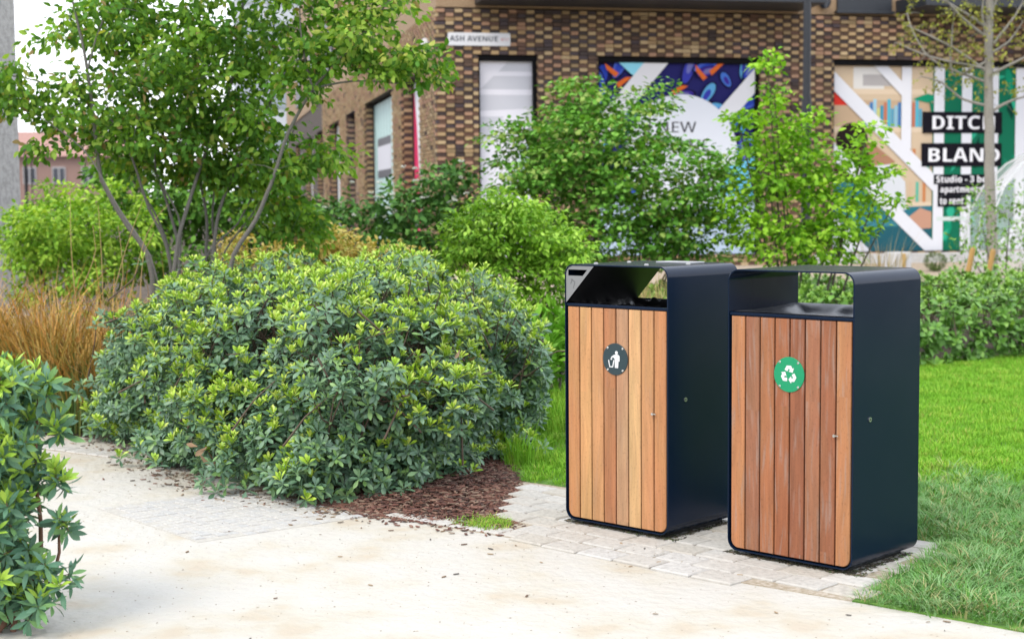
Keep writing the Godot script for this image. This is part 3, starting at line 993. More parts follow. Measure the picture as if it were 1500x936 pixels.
func wood_material(base: Color, grey: float, seed_: int, rough := 0.62) -> StandardMaterial3D:
	var n1 := FastNoiseLite.new()
	n1.seed = seed_
	n1.frequency = 1.0
	n1.fractal_octaves = 3
	var n2 := FastNoiseLite.new()
	n2.seed = seed_ + 1
	n2.frequency = 1.0
	n2.fractal_octaves = 2
	var w := 160
	var h := 640
	var im := Image.create(w, h, false, Image.FORMAT_RGB8)
	var greyed := Color(0.28, 0.22, 0.19)
	for y in h:
		for x in w:
			var fx := float(x) / w
			var fy := float(y) / h
			var warp := n2.get_noise_2d(fx * 2.0, fy * 1.6) * 0.05
			var g := n1.get_noise_2d((fx + warp) * 42.0, fy * 5.0)
			var g2 := n1.get_noise_2d((fx + warp) * 9.0 + 50.0, fy * 2.2)
			var big := n2.get_noise_2d(fx * 3.0 + 9.0, fy * 2.0 + 4.0)
			var k := 1.0 + 0.16 * g + 0.20 * g2
			var c := Color(base.r * k * (1.0 + 0.06 * big), base.g * k * (1.0 - 0.02 * big), base.b * k)
			var blot := clampf((n1.get_noise_2d((fx + warp) * 16.0 + 31.0, fy * 4.0) - 0.1) * 1.6, 0.0, 1.0) * grey
			c = c.lerp(greyed, blot * 0.55)
			if n1.get_noise_2d((fx + warp) * 30.0 + 80.0, fy * 60.0) > 0.42:
				c = c * 0.82
			im.set_pixel(x, y, c.linear_to_srgb())
	var m := StandardMaterial3D.new()
	m.albedo_texture = ImageTexture.create_from_image(im)
	m.uv1_scale = Vector3(2.6, 0.8, 1)
	m.roughness = rough
	m.metallic_specular = 0.4
	return m

func make_bins() -> void:
	var yaw := BIN_YAW
	var r := Vector3(cos(yaw), 0, -sin(yaw))
	var bk := Vector3(-sin(yaw) * -1.0, 0, -cos(yaw))
	bk = Vector3(-sin(yaw), 0, -cos(yaw))
	var d := 0.528
	var steel := mat(Color(0.0025, 0.0095, 0.027), 0.25, 0.31)
	var smear := noise_tex(0.006, [Color(0.72, 0.72, 0.72), Color(1, 1, 1)], [0.25, 0.75], 207, 512, 5)
	steel.roughness = 0.27
	steel.roughness_texture = smear
	steel.uv1_triplanar = true
	steel.uv1_scale = Vector3.ONE * 0.9
	var tan_woods := []
	for c in [Color(0.407, 0.190, 0.079), Color(0.464, 0.250, 0.106), Color(0.436, 0.218, 0.098), Color(0.334, 0.144, 0.065), Color(0.371, 0.209, 0.116), Color(0.500, 0.296, 0.139), Color(0.427, 0.209, 0.093), Color(0.389, 0.176, 0.074)]:
		tan_woods.append(wood_material(c, 0.25, 300 + tan_woods.size() * 3))
	var red_woods := []
	for c in [Color(0.36, 0.155, 0.068), Color(0.245, 0.105, 0.056), Color(0.29, 0.115, 0.05), Color(0.26, 0.095, 0.042), Color(0.225, 0.082, 0.04), Color(0.27, 0.115, 0.06), Color(0.235, 0.09, 0.043), Color(0.345, 0.155, 0.068)]:
		red_woods.append(wood_material(c, 1.0, 400 + red_woods.size() * 3))
	var fr := Vector3(1.135, 0, -6.128)
	var fl := Vector3(0.467, 0, -6.794)
	var left := litter_bin(fl + bk * d / 2, yaw, d, steel, tan_woods, true)
	left.set_meta("label", "wood slatted litter bin with dark litter symbol badge and steel ashtray corner")
	var right := litter_bin(fr + bk * d / 2, yaw, d, steel, red_woods, false)
	right.set_meta("label", "reddish wood slatted bin with green recycling badge and open top")

func litter_bin(at: Vector3, yaw: float, d: float, steel: Material, woods: Array, ashtray: bool) -> Node3D:
	var b := thing("litter_bin", "", "bin", at, yaw, "wood slatted bins on the paved pad")
	var w := 0.608
	var h := 1.2
	var lift := 0.03
	var t := 0.006
	var outer := round_rect(w, h, 0.05, 10)
	var inner := round_rect(w - 2 * t, h - 2 * t, 0.044, 10)
	var g := Geo.new()
	var k := outer.size()
	for i in k:
		var j := (i + 1) % k
		var o1 := Vector3(outer[i].x, outer[i].y + lift, 0)
		var o2 := Vector3(outer[j].x, outer[j].y + lift, 0)
		var i1 := Vector3(inner[i].x, inner[i].y + t + lift, 0)
		var i2 := Vector3(inner[j].x, inner[j].y + t + lift, 0)
		var n1 := (o1 - i1).normalized()
		var n2 := (o2 - i2).normalized()
		var flat := (Vector3((o2 - o1).y, -(o2 - o1).x, 0)).normalized()
		if flat.dot(n1 + n2) < 0:
			flat = -flat
		if o1.distance_to(o2) > 0.05:
			n1 = flat
			n2 = flat
		var f := Vector3(0, 0, d / 2)
		var bv := 0.0015
		g.quad_s(o1 - f, o2 - f, o2 + f - Vector3(0, 0, bv), o1 + f - Vector3(0, 0, bv), n1, n2, n2, n1)
		g.quad_s(i1 - f, i2 - f, i2 + f, i1 + f, -n1, -n2, -n2, -n1)
		var m1 := o1 - n1 * bv
		var m2 := o2 - n2 * bv
		g.quad_s(o1 + f - Vector3(0, 0, bv), o2 + f - Vector3(0, 0, bv), m2 + f, m1 + f, (n1 + Vector3(0, 0, 1)).normalized(), (n2 + Vector3(0, 0, 1)).normalized(), (n2 + Vector3(0, 0, 1)).normalized(), (n1 + Vector3(0, 0, 1)).normalized())
		g.quad(m1 + f, m2 + f, i2 + f, i1 + f, Vector3(0, 0, 1))
		g.quad(o1 - f, o2 - f, i2 - f, i1 - f, Vector3(0, 0, -1))
	var shell := part("shell", g.mesh(), steel, b)
	var zf := d / 2
	# plinth foot under the shell
	g = Geo.new()
	g.box(Vector3(-0.25, 0.014, -0.22), Vector3(0.25, lift, 0.2))
	part("foot", g.mesh(), mat(Color(0.008, 0.008, 0.009), 0.7), b)
	# carcass behind the slats, front and back
	var dark := mat(Color(0.006, 0.006, 0.007), 0.7)
	g = Geo.new()
	var top := lift + h - 0.195
	for s in [-1.0, 1.0]:
		var za: float = s * (zf - 0.026)
		g.box(Vector3(-w / 2 + t + 0.001, lift + t + 0.03, minf(za, za - s * 0.01)), Vector3(w / 2 - t - 0.001, top, maxf(za, za - s * 0.01)))
	part("door_panel", g.mesh(), dark, b)
	# slats on both doors
	var iw := w - 2 * t - 0.012
	var pitch := iw / 8
	var sw := pitch - 0.0065
	for side in 2:
		for i in 8:
			var x0 := -iw / 2 + pitch * i + 0.00325
			var x1 := x0 + sw
			var y0 := lift + t + 0.006
			var poly := PackedVector2Array()
			var rr := 0.036
			if i == 0:
				for q in 7:
					var a := PI + PI / 2 * q / 6
					poly.append(Vector2(x0 + rr + rr * cos(a), y0 + rr + rr * sin(a)))
			else:
				poly.append(Vector2(x0, y0))
			if i == 7:
				for q in 7:
					var a := 1.5 * PI + PI / 2 * q / 6
					poly.append(Vector2(x1 - rr + rr * cos(a), y0 + rr + rr * sin(a)))
			else:
				poly.append(Vector2(x1, y0))
			poly.append(Vector2(x1, top - 0.003))
			poly.append(Vector2(x0, top - 0.003))
			g = Geo.new()
			g.slab(poly, zf - 0.024, zf - 0.005, 0.003, Vector2(0.37 * i + 0.9 * side, 0.61 * i))
			part("slat", g.mesh(), woods[i], b, Transform3D(Basis(Vector3.UP, PI * side), Vector3.ZERO))
	# rail above the slats
	g = Geo.new()
	for s in [-1.0, 1.0]:
		var z0: float = s * zf - (0.02 if s > 0 else -0.004)
		g.box(Vector3(-w / 2 + t + 0.001, top, z0), Vector3(w / 2 - t - 0.001, top + 0.013, z0 + 0.016), 0.002)
	part("rail", g.mesh(), steel, b)
	# sack: a creased sheet hung over the rim
	var n := FastNoiseLite.new()
	n.seed = 9 if ashtray else 4
	n.frequency = 6.0
	n.fractal_octaves = 3
	var rim := top + 0.016
	var cells := 30
	var pts := []
	for iz in cells + 1:
		var row := []
		for ix in cells + 1:
			var fx := float(ix) / cells * 2 - 1
			var fz := float(iz) / cells * 2 - 1
			var e := maxf(absf(fx), absf(fz))
			var x := fx * (w / 2 - t - 0.004)
			var z := fz * (zf - 0.026)
			var fall := clampf((1.0 - e) / 0.35, 0, 1)
			var y := rim - (0.16 if ashtray else 0.03) * fall * fall * (3 - 2 * fall) + n.get_noise_2d(x * 1.6, z * 1.6) * (0.028 if ashtray else 0.007) * clampf(fall * 3, 0, 1)
			if ashtray:
				y += 0.02 * n.get_noise_2d(x * 3.0 + 5.0, z * 3.0)
			else:
				y += 0.012 * clampf(-fz, 0, 1) * clampf(1.0 - fall, 0, 1) + 0.009 * exp(-pow((fx + 0.35 + 0.3 * fz) / 0.07, 2.0)) * clampf(fall * 2, 0, 1)
			row.append(Vector3(x, y, z))
		pts.append(row)
	var st := SurfaceTool.new()
	st.begin(Mesh.PRIMITIVE_TRIANGLES)
	st.set_smooth_group(0)
	for iz in cells:
		for ix in cells:
			for q in [pts[iz][ix], pts[iz][ix + 1], pts[iz + 1][ix + 1], pts[iz][ix], pts[iz + 1][ix + 1], pts[iz + 1][ix]]:
				st.add_vertex(q)
	st.index()
	st.generate_normals()
	var sack := mat(Color(0.006, 0.006, 0.007) if ashtray else Color(0.05, 0.056, 0.072), 0.34, 0.5)
	part("bin_liner", st.commit(), sack, b)
	var bright := mat(Color(0.62, 0.62, 0.60), 0.3, 0.5, 1.0)
	# round badge
	var badge := Node3D.new()
	badge.name = "badge"
	badge.position = Vector3(0, lift + h - 0.427, zf - 0.005)
	b.add_child(badge, true)
	g = Geo.new()
	g.slab(circle2(0, 0, 0.073, 40), 0.0, 0.004, 0.001)
	part("disc", g.mesh(), mat(Color(0.014, 0.034, 0.042), 0.4) if ashtray else mat(Color(0.0, 0.24, 0.10), 0.4), badge)
	for q in [[-0.044, 0.05], [0.044, 0.05], [-0.044, -0.05], [0.044, -0.05]]:
		g = Geo.new()
		g.slab(circle2(q[0], q[1], 0.0052, 12), 0.004, 0.0062, 0.001)
		part("screw", g.mesh(), bright, badge)
	var ink := mat(Color(0.62, 0.63, 0.64), 0.5)
	g = Geo.new()
	if ashtray:
		var man := [[265, 258], [303, 256], [315, 270], [315, 322], [305, 322], [301, 388], [271, 388], [269, 300], [256, 286], [240, 294], [233, 285], [250, 270]]
		var can := [[208, 316], [217, 310], [226, 374], [247, 374], [258, 310], [267, 315], [254, 385], [220, 385]]
		var scrap := [[228, 300], [240, 294], [248, 306], [236, 312]]
		for list in [man, can, scrap]:
			var poly := PackedVector2Array()
			for q in list:
				poly.append(Vector2((q[0] - 272.0) / 115.0, -(q[1] - 303.0) / 158.0) * 0.073)
			g.sheet(poly, 0.0048)
		g.sheet(circle2(0.0085, 0.030, 0.0085, 16), 0.0048)
	else:
		var arrow := [[-0.27, 0.27], [-0.13, 0.50], [0.15, 0.50], [0.25, 0.34], [0.34, 0.39], [0.25, 0.12], [-0.02, 0.17], [0.08, 0.24], [0.01, 0.35], [-0.10, 0.17]]
		for a in 3:
			var poly := PackedVector2Array()
			for q in arrow:
				poly.append(Vector2(q[0], q[1]).rotated(TAU * a / 3) * 0.073 * 1.02)
			g.sheet(poly, 0.0048)
	part("pictogram", g.mesh(), ink, badge)
	# lock pin between the last two slats, and the bolt on the side
	g = Geo.new()
	g.rod(Vector3(0.219, 0.572, zf - 0.006), Vector3(0.219, 0.572, zf + 0.008), 0.006, 14)
	g.box(Vector3(0.2195, 0.5705, zf + 0.002), Vector3(0.238, 0.5745, zf + 0.006))
	part("lock", g.mesh(), bright, b)
	g = Geo.new()
	g.rod(Vector3(w / 2 - 0.001, 0.632, zf - 0.125), Vector3(w / 2 + 0.004, 0.632, zf - 0.125), 0.0095, 16)
	var bolt := part("bolt", g.mesh(), bright, shell)
	g = Geo.new()
	g.rod(Vector3(w / 2 + 0.0041, 0.632, zf - 0.125), Vector3(w / 2 + 0.0048, 0.632, zf - 0.125), 0.0045, 10)
	part("socket", g.mesh(), dark, b)
	if ashtray:
		# ashtray: a wedge in the corner of the mouth running front to back
		var yt := lift + h - t - 0.001
		var xl := -w / 2 + t + 0.001
		var tip := Vector2(xl, top + 0.016)
		var corner := Vector2(xl + 0.17, yt)
		g = Geo.new()
		var hood := PackedVector2Array([tip, corner, Vector2(xl, yt)])
		var th := Vector2(0.006, -0.006)
		for s in [0, 1]:
			var off: Vector2 = th * s
			g.quad(Vector3(tip.x + off.x, tip.y + off.y, -zf + 0.004), Vector3(corner.x + off.x, corner.y, -zf + 0.004), Vector3(corner.x + off.x, corner.y, zf - 0.005), Vector3(tip.x + off.x, tip.y + off.y, zf - 0.005), Vector3(0.7, -0.7, 0) * (1 if s else -1))
		part("ashtray_hood", g.mesh(), mat(Color(0.005, 0.005, 0.006), 0.45), b)
		# front plate with a slot: frame strips round the slot
		g = Geo.new()
		var slope := func(y: float) -> float: return xl + 0.17 * (y - tip.y) / (yt - tip.y)
		var ya := yt - 0.046
		var yb := yt - 0.018
		var zp := zf - 0.003
		g.sheet(PackedVector2Array([tip, Vector2(slope.call(ya), ya), Vector2(xl, ya)]), zp)
		g.sheet(PackedVector2Array([Vector2(xl, ya), Vector2(xl + 0.014, ya), Vector2(xl + 0.014, yb), Vector2(xl, yb)]), zp)
		g.sheet(PackedVector2Array([Vector2(slope.call(ya) - 0.022, ya), Vector2(slope.call(ya), ya), Vector2(slope.call(yb), yb), Vector2(slope.call(yb) - 0.022, yb)]), zp)
		g.sheet(PackedVector2Array([Vector2(xl + 0.008, yb), Vector2(slope.call(yb), yb), Vector2(slope.call(yt), yt), Vector2(xl + 0.04, yt), Vector2(xl + 0.018, yt - 0.007)]), zp)
		var plate := part("ashtray_plate", g.mesh(), mat(Color(0.22, 0.225, 0.23), 0.45, 0.4, 0.3), b)
		g = Geo.new()
		strip(g, Vector2(xl + 0.03, yt - 0.062), Vector2(xl + 0.055, yt - 0.075), 0.003, zp + 0.0006)
		strip(g, Vector2(xl + 0.055, yt - 0.075), Vector2(xl + 0.045, yt - 0.105), 0.003, zp + 0.0006)
		strip(g, Vector2(xl + 0.028, yt - 0.085), Vector2(xl + 0.04, yt - 0.062), 0.003, zp + 0.0006)
		part("engraved_mark", g.mesh(), mat(Color(0.08, 0.08, 0.085), 0.5), plate)
		# stub plate and rivets on the lid
		g = Geo.new()
		g.box(Vector3(-0.05, lift + h + 0.0005, -0.2), Vector3(0.16, lift + h + 0.006, -0.1), 0.001)
		part("stub_plate", g.mesh(), mat(Color(0.5, 0.51, 0.52), 0.35, 0.5, 0.8), b)
		for q in [[-0.2, 0.16], [0.1, 0.16], [-0.18, -0.06], [0.2, -0.02]]:
			g = Geo.new()
			g.tube([Vector3(q[0], lift + h, q[1]), Vector3(q[0], lift + h + 0.004, q[1]), Vector3(q[0], lift + h + 0.007, q[1])], [0.011, 0.01, 0.005], 14)
			g.cap(Vector3(q[0], lift + h + 0.007, q[1]), Vector3.UP, 0.005, 14)
			part("rivet", g.mesh(), bright, b)
	return b

# ================================================================ plants
func rosette(pos: Vector3, axis: Vector3, count: int, tilt0: float, tilt1: float, s: float, xfs: Array, tints: Array, first: int, kinds: int) -> void:
	var a := axis.normalized()
	var x := a.cross(Vector3(0.37, 0.52, 0.77)).normalized()
	var y := a.cross(x)
	var turn := rng.randf_range(0, TAU)
	for k in count:
		var f := float(k) / maxf(1, count - 1)
		var ang := turn + k * 2.39996 + rng.randf_range(-0.25, 0.25)
		var tilt := lerpf(tilt0, tilt1, f) + rng.randf_range(-0.15, 0.15)
		var out := x * cos(ang) + y * sin(ang)
		var dir := a * cos(tilt) + out * sin(tilt)
		var face := a * sin(tilt) - out * cos(tilt) + rnd_dir() * 0.25
		xfs.append(leaf_at(pos - a * f * 0.02 * s + out * 0.003, dir, face, s * lerpf(0.72, 1.05, f) * rng.randf_range(0.85, 1.12)))
		tints.append(first + rng.randi() % kinds)

func blob_points(blobs: Array) -> Array:
	var out := []
	for q in blobs:
		for k in int(q[6]):
			var d := rnd_dir() * pow(rng.randf(), 0.4)
			var p := at_depth(q[0] + d.x * q[2], q[1] + d.y * q[3], q[4] + d.z * q[5])
			if p.y > 0.04:
				out.append(p)
	return out

func px_line(list: Array, depth: float, drift := 0.0) -> Array:
	var out := []
	for i in list.size():
		out.append(at_depth(list[i][0], list[i][1], depth + drift * i))
	return out

func smooth_line(pts: Array, step: float) -> Array:
	var c := Curve3D.new()
	for i in pts.size():
		var a: Vector3 = pts[maxi(i - 1, 0)]
		var b: Vector3 = pts[mini(i + 1, pts.size() - 1)]
		var t := (b - a) / 6.0
		c.add_point(pts[i], -t, t)
	var out := []
	var l := c.get_baked_length()
	var n := maxi(2, int(l / step))
	for i in n + 1:
		out.append(c.sample_baked(l * i / n))
	return out

func woody(called: String, label: String, category: String, base: Vector3, stems: Array, clusters: Array, leaf: Mesh, palette: Array, o: Dictionary, group := "") -> Node3D:
	var t := thing(called, label, category, base, 0.0, group)
	var bark: Material = o.get("bark", mat(Color(0.09, 0.075, 0.06), 0.9))
	var nodes := PackedVector3Array()
	var rads := PackedFloat32Array()
	for s in stems:
		var line := smooth_line(s[0], o.get("step", 0.1))
		var rr := []
		for i in line.size():
			var r: float = lerpf(s[1], s[2], float(i) / (line.size() - 1))
			rr.append(r)
			line[i] += rnd_dir() * r * 0.14
			nodes.append(line[i] - base)
			rads.append(r)
		var g := Geo.new()
		var local := []
		for p in line:
			local.append(p - base)
		g.tube(local, rr, 8)
		part(o.get("stem_name", "stem"), g.mesh(), bark, t)
	var xfs := []
	var tints := []
	var tw := Geo.new()
	var per: int = o.get("per", 12)
	var spread: float = o.get("spread", 0.08)
	var droop: float = o.get("droop", 0.3)
	var size: float = o.get("size", 1.0)
	var main: int = o.get("main", palette.size())
	var order := []
	var first := nodes.size()
	for p: Vector3 in clusters:
		var q := p - base
		var near := 1e9
		for i in range(0, first, 2):
			near = minf(near, nodes[i].distance_squared_to(q))
		order.append([near, q])
	order.sort_custom(func(a, b): return a[0] < b[0])
	for e in order:
		var q: Vector3 = e[1]
		var best := -1
		var cost := 1e9
		for i in nodes.size():
			var dd := nodes[i].distance_to(q) + maxf(0.0, nodes[i].y - q.y) * 0.8
			if dd < cost:
				cost = dd
				best = i
		var end := Vector3.UP
		if best >= 0:
			var a := nodes[best]
			var l := a.distance_to(q)
			end = (q - a).normalized()
			if l > 0.01:
				var mid := (a + q) / 2 + Vector3(0, l * 0.12, 0) + rnd_dir() * l * 0.1
				var n := clampi(int(l / 0.1), 2, 7)
				var line := []
				var rr := []
				var r0: float = minf(rads[best] * 0.75, 0.0025 + 0.012 * l) * o.get("twig", 1.0)
				for k in n + 1:
					var f := float(k) / n
					line.append(a.lerp(mid, f).lerp(mid.lerp(q, f), f))
					rr.append(lerpf(r0, 0.0016, f))
				tw.tube(line, rr, 4)
				for k in range(1, n + 1):
					nodes.append(line[k])
					rads.append(rr[k])
		if o.get("style", "spray") == "rosette":
			var fresh: bool = rng.randf() < o.get("fresh", 0.3) * clampf(0.3 + end.y + q.y * 0.5, 0.0, 1.4)
			var ax := (end + Vector3(0, 0.5, 0) + rnd_dir() * 0.4).normalized()
			if fresh:
				rosette(q, ax, per - 1, 0.15, 0.9, size * 0.85, xfs, tints, main, palette.size() - main)
				rosette(q - ax * 0.03, ax, per / 2, 0.9, 1.5, size, xfs, tints, 0, main)
			else:
				rosette(q, ax, per, 0.5, 1.75, size, xfs, tints, 0, main)
				rosette(q - end * 0.05, ax, per / 2, 1.2, 1.9, size, xfs, tints, 0, main)
		else:
			var tone := rng.randi() % main
			for k in per:
				var off: Vector3 = rnd_dir() * spread * sqrt(rng.randf()) * Vector3(1, o.get("flat", 0.7), 1)
				var dir := (off / spread + end * 0.5 + rnd_dir() * 0.6 + Vector3(0, -droop, 0)).normalized()
				var face: Vector3 = Vector3(0, 1, 0) * o.get("level", 1.0) + rnd_dir() * 0.7
				xfs.append(leaf_at(q + off, dir, face, size * rng.randf_range(0.7, 1.15)))
				if main < palette.size() and rng.randf() < o.get("rare", 0.1):
					tints.append(main + rng.randi() % (palette.size() - main))
				else:
					tints.append(tone if rng.randf() < 0.6 else rng.randi() % main)
	if tw.v.size() > 0:
		part("twigs", tw.mesh(), bark, t).set_meta("kind", "stuff")
	foliage(t, "foliage", leaf, palette, o.get("rough", 0.6), o.get("through", 0.5), xfs, tints, o.get("singles", 0), o.get("spec", 0.25))
	return t

func poly_distance(p: Vector2, poly: PackedVector2Array) -> float:
	var d := 1e9
	for i in poly.size():
		var c := Geometry2D.get_closest_point_to_segment(p, poly[i], poly[(i + 1) % poly.size()])
		d = minf(d, c.distance_to(p))
	return -d if Geometry2D.is_point_in_polygon(p, poly) else d

func hedge(called: String, label: String, category: String, poly: PackedVector2Array, height: float, rounding: float, shell: float, tries: int, leaf: Mesh, palette: Array, main: int, o: Dictionary) -> Node3D:
	var mid := Vector2.ZERO
	var lo := poly[0]
	var hi := poly[0]
	for p in poly:
		mid += p / poly.size()
		lo = Vector2(minf(lo.x, p.x), minf(lo.y, p.y))
		hi = Vector2(maxf(hi.x, p.x), maxf(hi.y, p.y))
	var base := Vector3(mid.x, 0, mid.y)
	var t := thing(called, label, category, base)
	var nz := FastNoiseLite.new()
	nz.seed = 31 + tries
	nz.frequency = 1.0
	var lump: float = o.get("lump", 0.09)
	var slope: float = o.get("slope", 0.0)
	var dome: float = o.get("dome", 0.0)
	var field := func(p: Vector3) -> float:
		var away := Vector2(p.x, p.z).distance_to(mid)
		var hh: float = height + slope * (p.z - mid.y) - dome * away * away
		var q := Vector2(poly_distance(Vector2(p.x, p.z), poly) + rounding, p.y - (hh - rounding))
		return Vector2(maxf(q.x, 0), maxf(q.y, 0)).length() + minf(maxf(q.x, q.y), 0.0) - rounding + lump * nz.get_noise_3d(p.x * 1.9, p.y * 1.9, p.z * 1.9) * 2.0 + 0.035 * nz.get_noise_3d(p.x * 7.0, p.y * 7.0, p.z * 7.0) * 2.0
	var xfs := []
	var tints := []
	var tw := Geo.new()
	var per: int = o.get("per", 10)
	var size: float = o.get("size", 1.0)
	var fresh_share: float = o.get("fresh", 0.5)
	for k in tries:
		var p := Vector3(rng.randf_range(lo.x - 0.05, hi.x + 0.05), rng.randf_range(o.get("low", 0.1), height + 0.15) if k % 5 < 3 else rng.randf_range(o.get("low", 0.1), height * 0.6), rng.randf_range(lo.y - 0.05, hi.y + 0.05))
		var d: float = field.call(p)
		if d > 0.0 or d < -shell:
			continue
		if p.y < 0.3 and rng.randf() < o.get("bare", 0.35):
			continue
		var e := 0.04
		var nn := Vector3(field.call(p + Vector3(e, 0, 0)) - d, field.call(p + Vector3(0, e, 0)) - d, field.call(p + Vector3(0, 0, e)) - d).normalized()
		# keep the far, hidden side thinner
		if nn.dot((EYE - p).normalized()) < -0.25 and rng.randf() < 0.6:
			continue
		var axis := (nn * 0.8 + Vector3(0, 0.65, 0) + rnd_dir() * 0.45).normalized()
		var patch := nz.get_noise_3d(p.x * 1.4 + 40, p.y * 1.4, p.z * 1.4)
		var want := fresh_share * (0.06 + 0.8 * clampf(nn.y, 0, 1) + 0.7 * clampf((p.y / height - 0.4) / 0.5, 0, 1) + 1.3 * patch)
		var q := p - base
		if rng.randf() < want and d > -shell * 0.6:
			rosette(q + axis * 0.03, axis.lerp(Vector3.UP, 0.4), per - 1, 0.12, 0.9, size * 0.8, xfs, tints, main, palette.size() - main)
			rosette(q, axis, per - 4, 0.95, 1.6, size, xfs, tints, 0, main)
		else:
			rosette(q, axis, per, 0.45, 1.75, size, xfs, tints, 0, main)
		if k % 3 == 0 and p.y > 0.5:
			tw.tube([q, q - axis * 0.1 - nn * 0.05, q - nn * 0.28 - Vector3(0, 0.12, 0)], [0.003, 0.004, 0.006], 4)
	# woody bases
	for k in int(o.get("stems", 60)):
		var p2 := Vector2(rng.randf_range(lo.x, hi.x), rng.randf_range(lo.y, hi.y))
		var pd := poly_distance(p2, poly)
		if pd < -0.32 and pd > -0.8:
			var a := Vector3(p2.x, -0.02, p2.y) - base
			var lean := rnd_dir() * 0.12
			tw.tube([a, a + Vector3(lean.x, height * 0.25, lean.z), a + Vector3(lean.x * 2.2, height * 0.5, lean.z * 2.2)], [0.014, 0.01, 0.005], 5)
	part("branches", tw.mesh(), mat(Color(0.10, 0.07, 0.05), 0.9), t).set_meta("kind", "stuff")
	foliage(t, "foliage", leaf, palette, o.get("rough", 0.42), o.get("through", 0.25), xfs, tints, o.get("singles", 300), 0.5)
	return t

func make_plants() -> void:
	var obovate := leaf_mesh(0.074, 0.027, 0.22, 0.16, [0.14, 0.34, 0.7, 1.0, 0.86, 0.12])
	var lance := leaf_mesh(0.1, 0.03, 0.25, 0.2, [0.12, 0.5, 0.92, 1.0, 0.66, 0.05])
	var ovate := leaf_mesh(0.075, 0.044, 0.28, 0.22, [0.1, 0.85, 1.0, 0.7, 0.05])
	var small := leaf_mesh(0.05, 0.028, 0.25, 0.2, [0.15, 0.95, 0.85, 0.05])
	var broad := leaf_mesh(0.062, 0.052, 0.2, 0.2, [0.25, 1.0, 0.75, 0.05])
	# big clipped hedge shrub
	var green := [Color(0.095, 0.190, 0.105), Color(0.125, 0.230, 0.135), Color(0.072, 0.150, 0.082), Color(0.150, 0.265, 0.120), Color(0.130, 0.225, 0.150), Color(0.165, 0.300, 0.090), Color(0.30, 0.47, 0.035), Color(0.38, 0.54, 0.05), Color(0.24, 0.41, 0.03), Color(0.47, 0.57, 0.10)]
	var foot := PackedVector2Array([Vector2(-2.75, -9.75), Vector2(-1.85, -8.25), Vector2(-0.98, -7.45), Vector2(-0.4, -7.8), Vector2(0.16, -9.2), Vector2(-0.2, -10.4), Vector2(-1.5, -11.0)])
	var h := hedge("evergreen_shrub", "big rounded evergreen shrub with blue green rosettes and lime new shoots beside the path", "shrub", foot, 1.07, 0.45, 0.28, 46000, obovate, green, 6, {"fresh": 0.95, "size": 0.84, "dome": 0.03, "lump": 0.2, "low": 0.03, "bare": 0.15, "singles": 300, "stems": 120, "through": 0.35})
	# withered leaves on it
	var dead := []
	var dcol := []
	for q in [[515, 500, 9], [470, 690, 16], [455, 680, 14], [300, 660, 6], [540, 560, 5], [520, 590, 6], [430, 640, 5], [690, 520, 4]]:
		for k in q[2]:
			var p := at_depth(q[0] + rng.randf_range(-18, 18), q[1] + rng.randf_range(-14, 14), 7.95 + rng.randf_range(-0.1, 0.1))
			dead.append(leaf_at(p - h.position, rnd_dir() + Vector3(0, -0.8, 0), rnd_dir(), rng.randf_range(0.8, 1.2)))
			dcol.append([Color(0.24, 0.15, 0.085), Color(0.30, 0.20, 0.12), Color(0.16, 0.09, 0.05)][rng.randi() % 3])
	stuff("withered_leaves", obovate, leafy(Color(1, 1, 1), 0.8, 0.2), h, dead, dcol)
	# shrub at the near left edge
	var near_green := [Color(0.075, 0.175, 0.105), Color(0.095, 0.205, 0.130), Color(0.120, 0.240, 0.120), Color(0.070, 0.150, 0.090), Color(0.150, 0.290, 0.100), Color(0.28, 0.45, 0.055), Color(0.35, 0.51, 0.07), Color(0.23, 0.39, 0.05)]
	var nb := Vector3(-1.86, 0, -5.28)
	var stems := []
	for q in [[[20, 930], [30, 800], [15, 640], [20, 560]], [[35, 935], [60, 830], [50, 700], [55, 580]], [[10, 930], [-20, 780], [-30, 600]], [[30, 930], [80, 850], [85, 760]], [[25, 930], [10, 850], [-40, 720]]]:
		var line := px_line(q, 5.3, 0.02)
		line[0] = nb + Vector3(rng.randf_range(-0.07, 0.07), 0.0, rng.randf_range(-0.07, 0.07))
		stems.append([line, 0.011, 0.004])
	woody("evergreen_shrub", "leafy evergreen shrub with long narrow leaves and bare reddish stems by the path", "shrub", nb, stems,
		blob_points([[-5, 585, 64, 60, 5.35, 0.3, 120], [0, 680, 62, 80, 5.35, 0.3, 120], [5, 770, 50, 60, 5.3, 0.25, 60], [62, 560, 22, 26, 5.3, 0.1, 10], [82, 620, 18, 24, 5.3, 0.1, 5], [78, 700, 22, 26, 5.3, 0.1, 7], [86, 770, 16, 20, 5.3, 0.1, 4], [88, 850, 22, 20, 5.25, 0.1, 3], [60, 880, 26, 16, 5.25, 0.1, 3], [-60, 690, 90, 150, 5.4, 0.4, 90], [40, 835, 40, 45, 5.3, 0.15, 22], [5, 850, 45, 60, 5.35, 0.25, 40], [-40, 880, 50, 50, 5.4, 0.3, 30], [45, 900, 30, 22, 5.25, 0.12, 6]]),
		lance, near_green, {"style": "rosette", "main": 5, "fresh": 0.7, "per": 8, "size": 0.74, "rough": 0.45, "through": 0.25, "singles": 300, "spec": 0.36, "bark": mat(Color(0.16, 0.08, 0.05), 0.85)})
	# multi-stemmed tree on the left
	var tb := at_depth(235, 470, 11.4)
	tb.y = 0
	var root := func(dx: float, dz: float) -> Vector3: return tb + Vector3(dx, 0, dz)
	var bark := grainy([Color(0.10, 0.095, 0.085), Color(0.19, 0.18, 0.165)], [0.3, 0.7], 0.06, 3.0, 121)
	var trunk := []
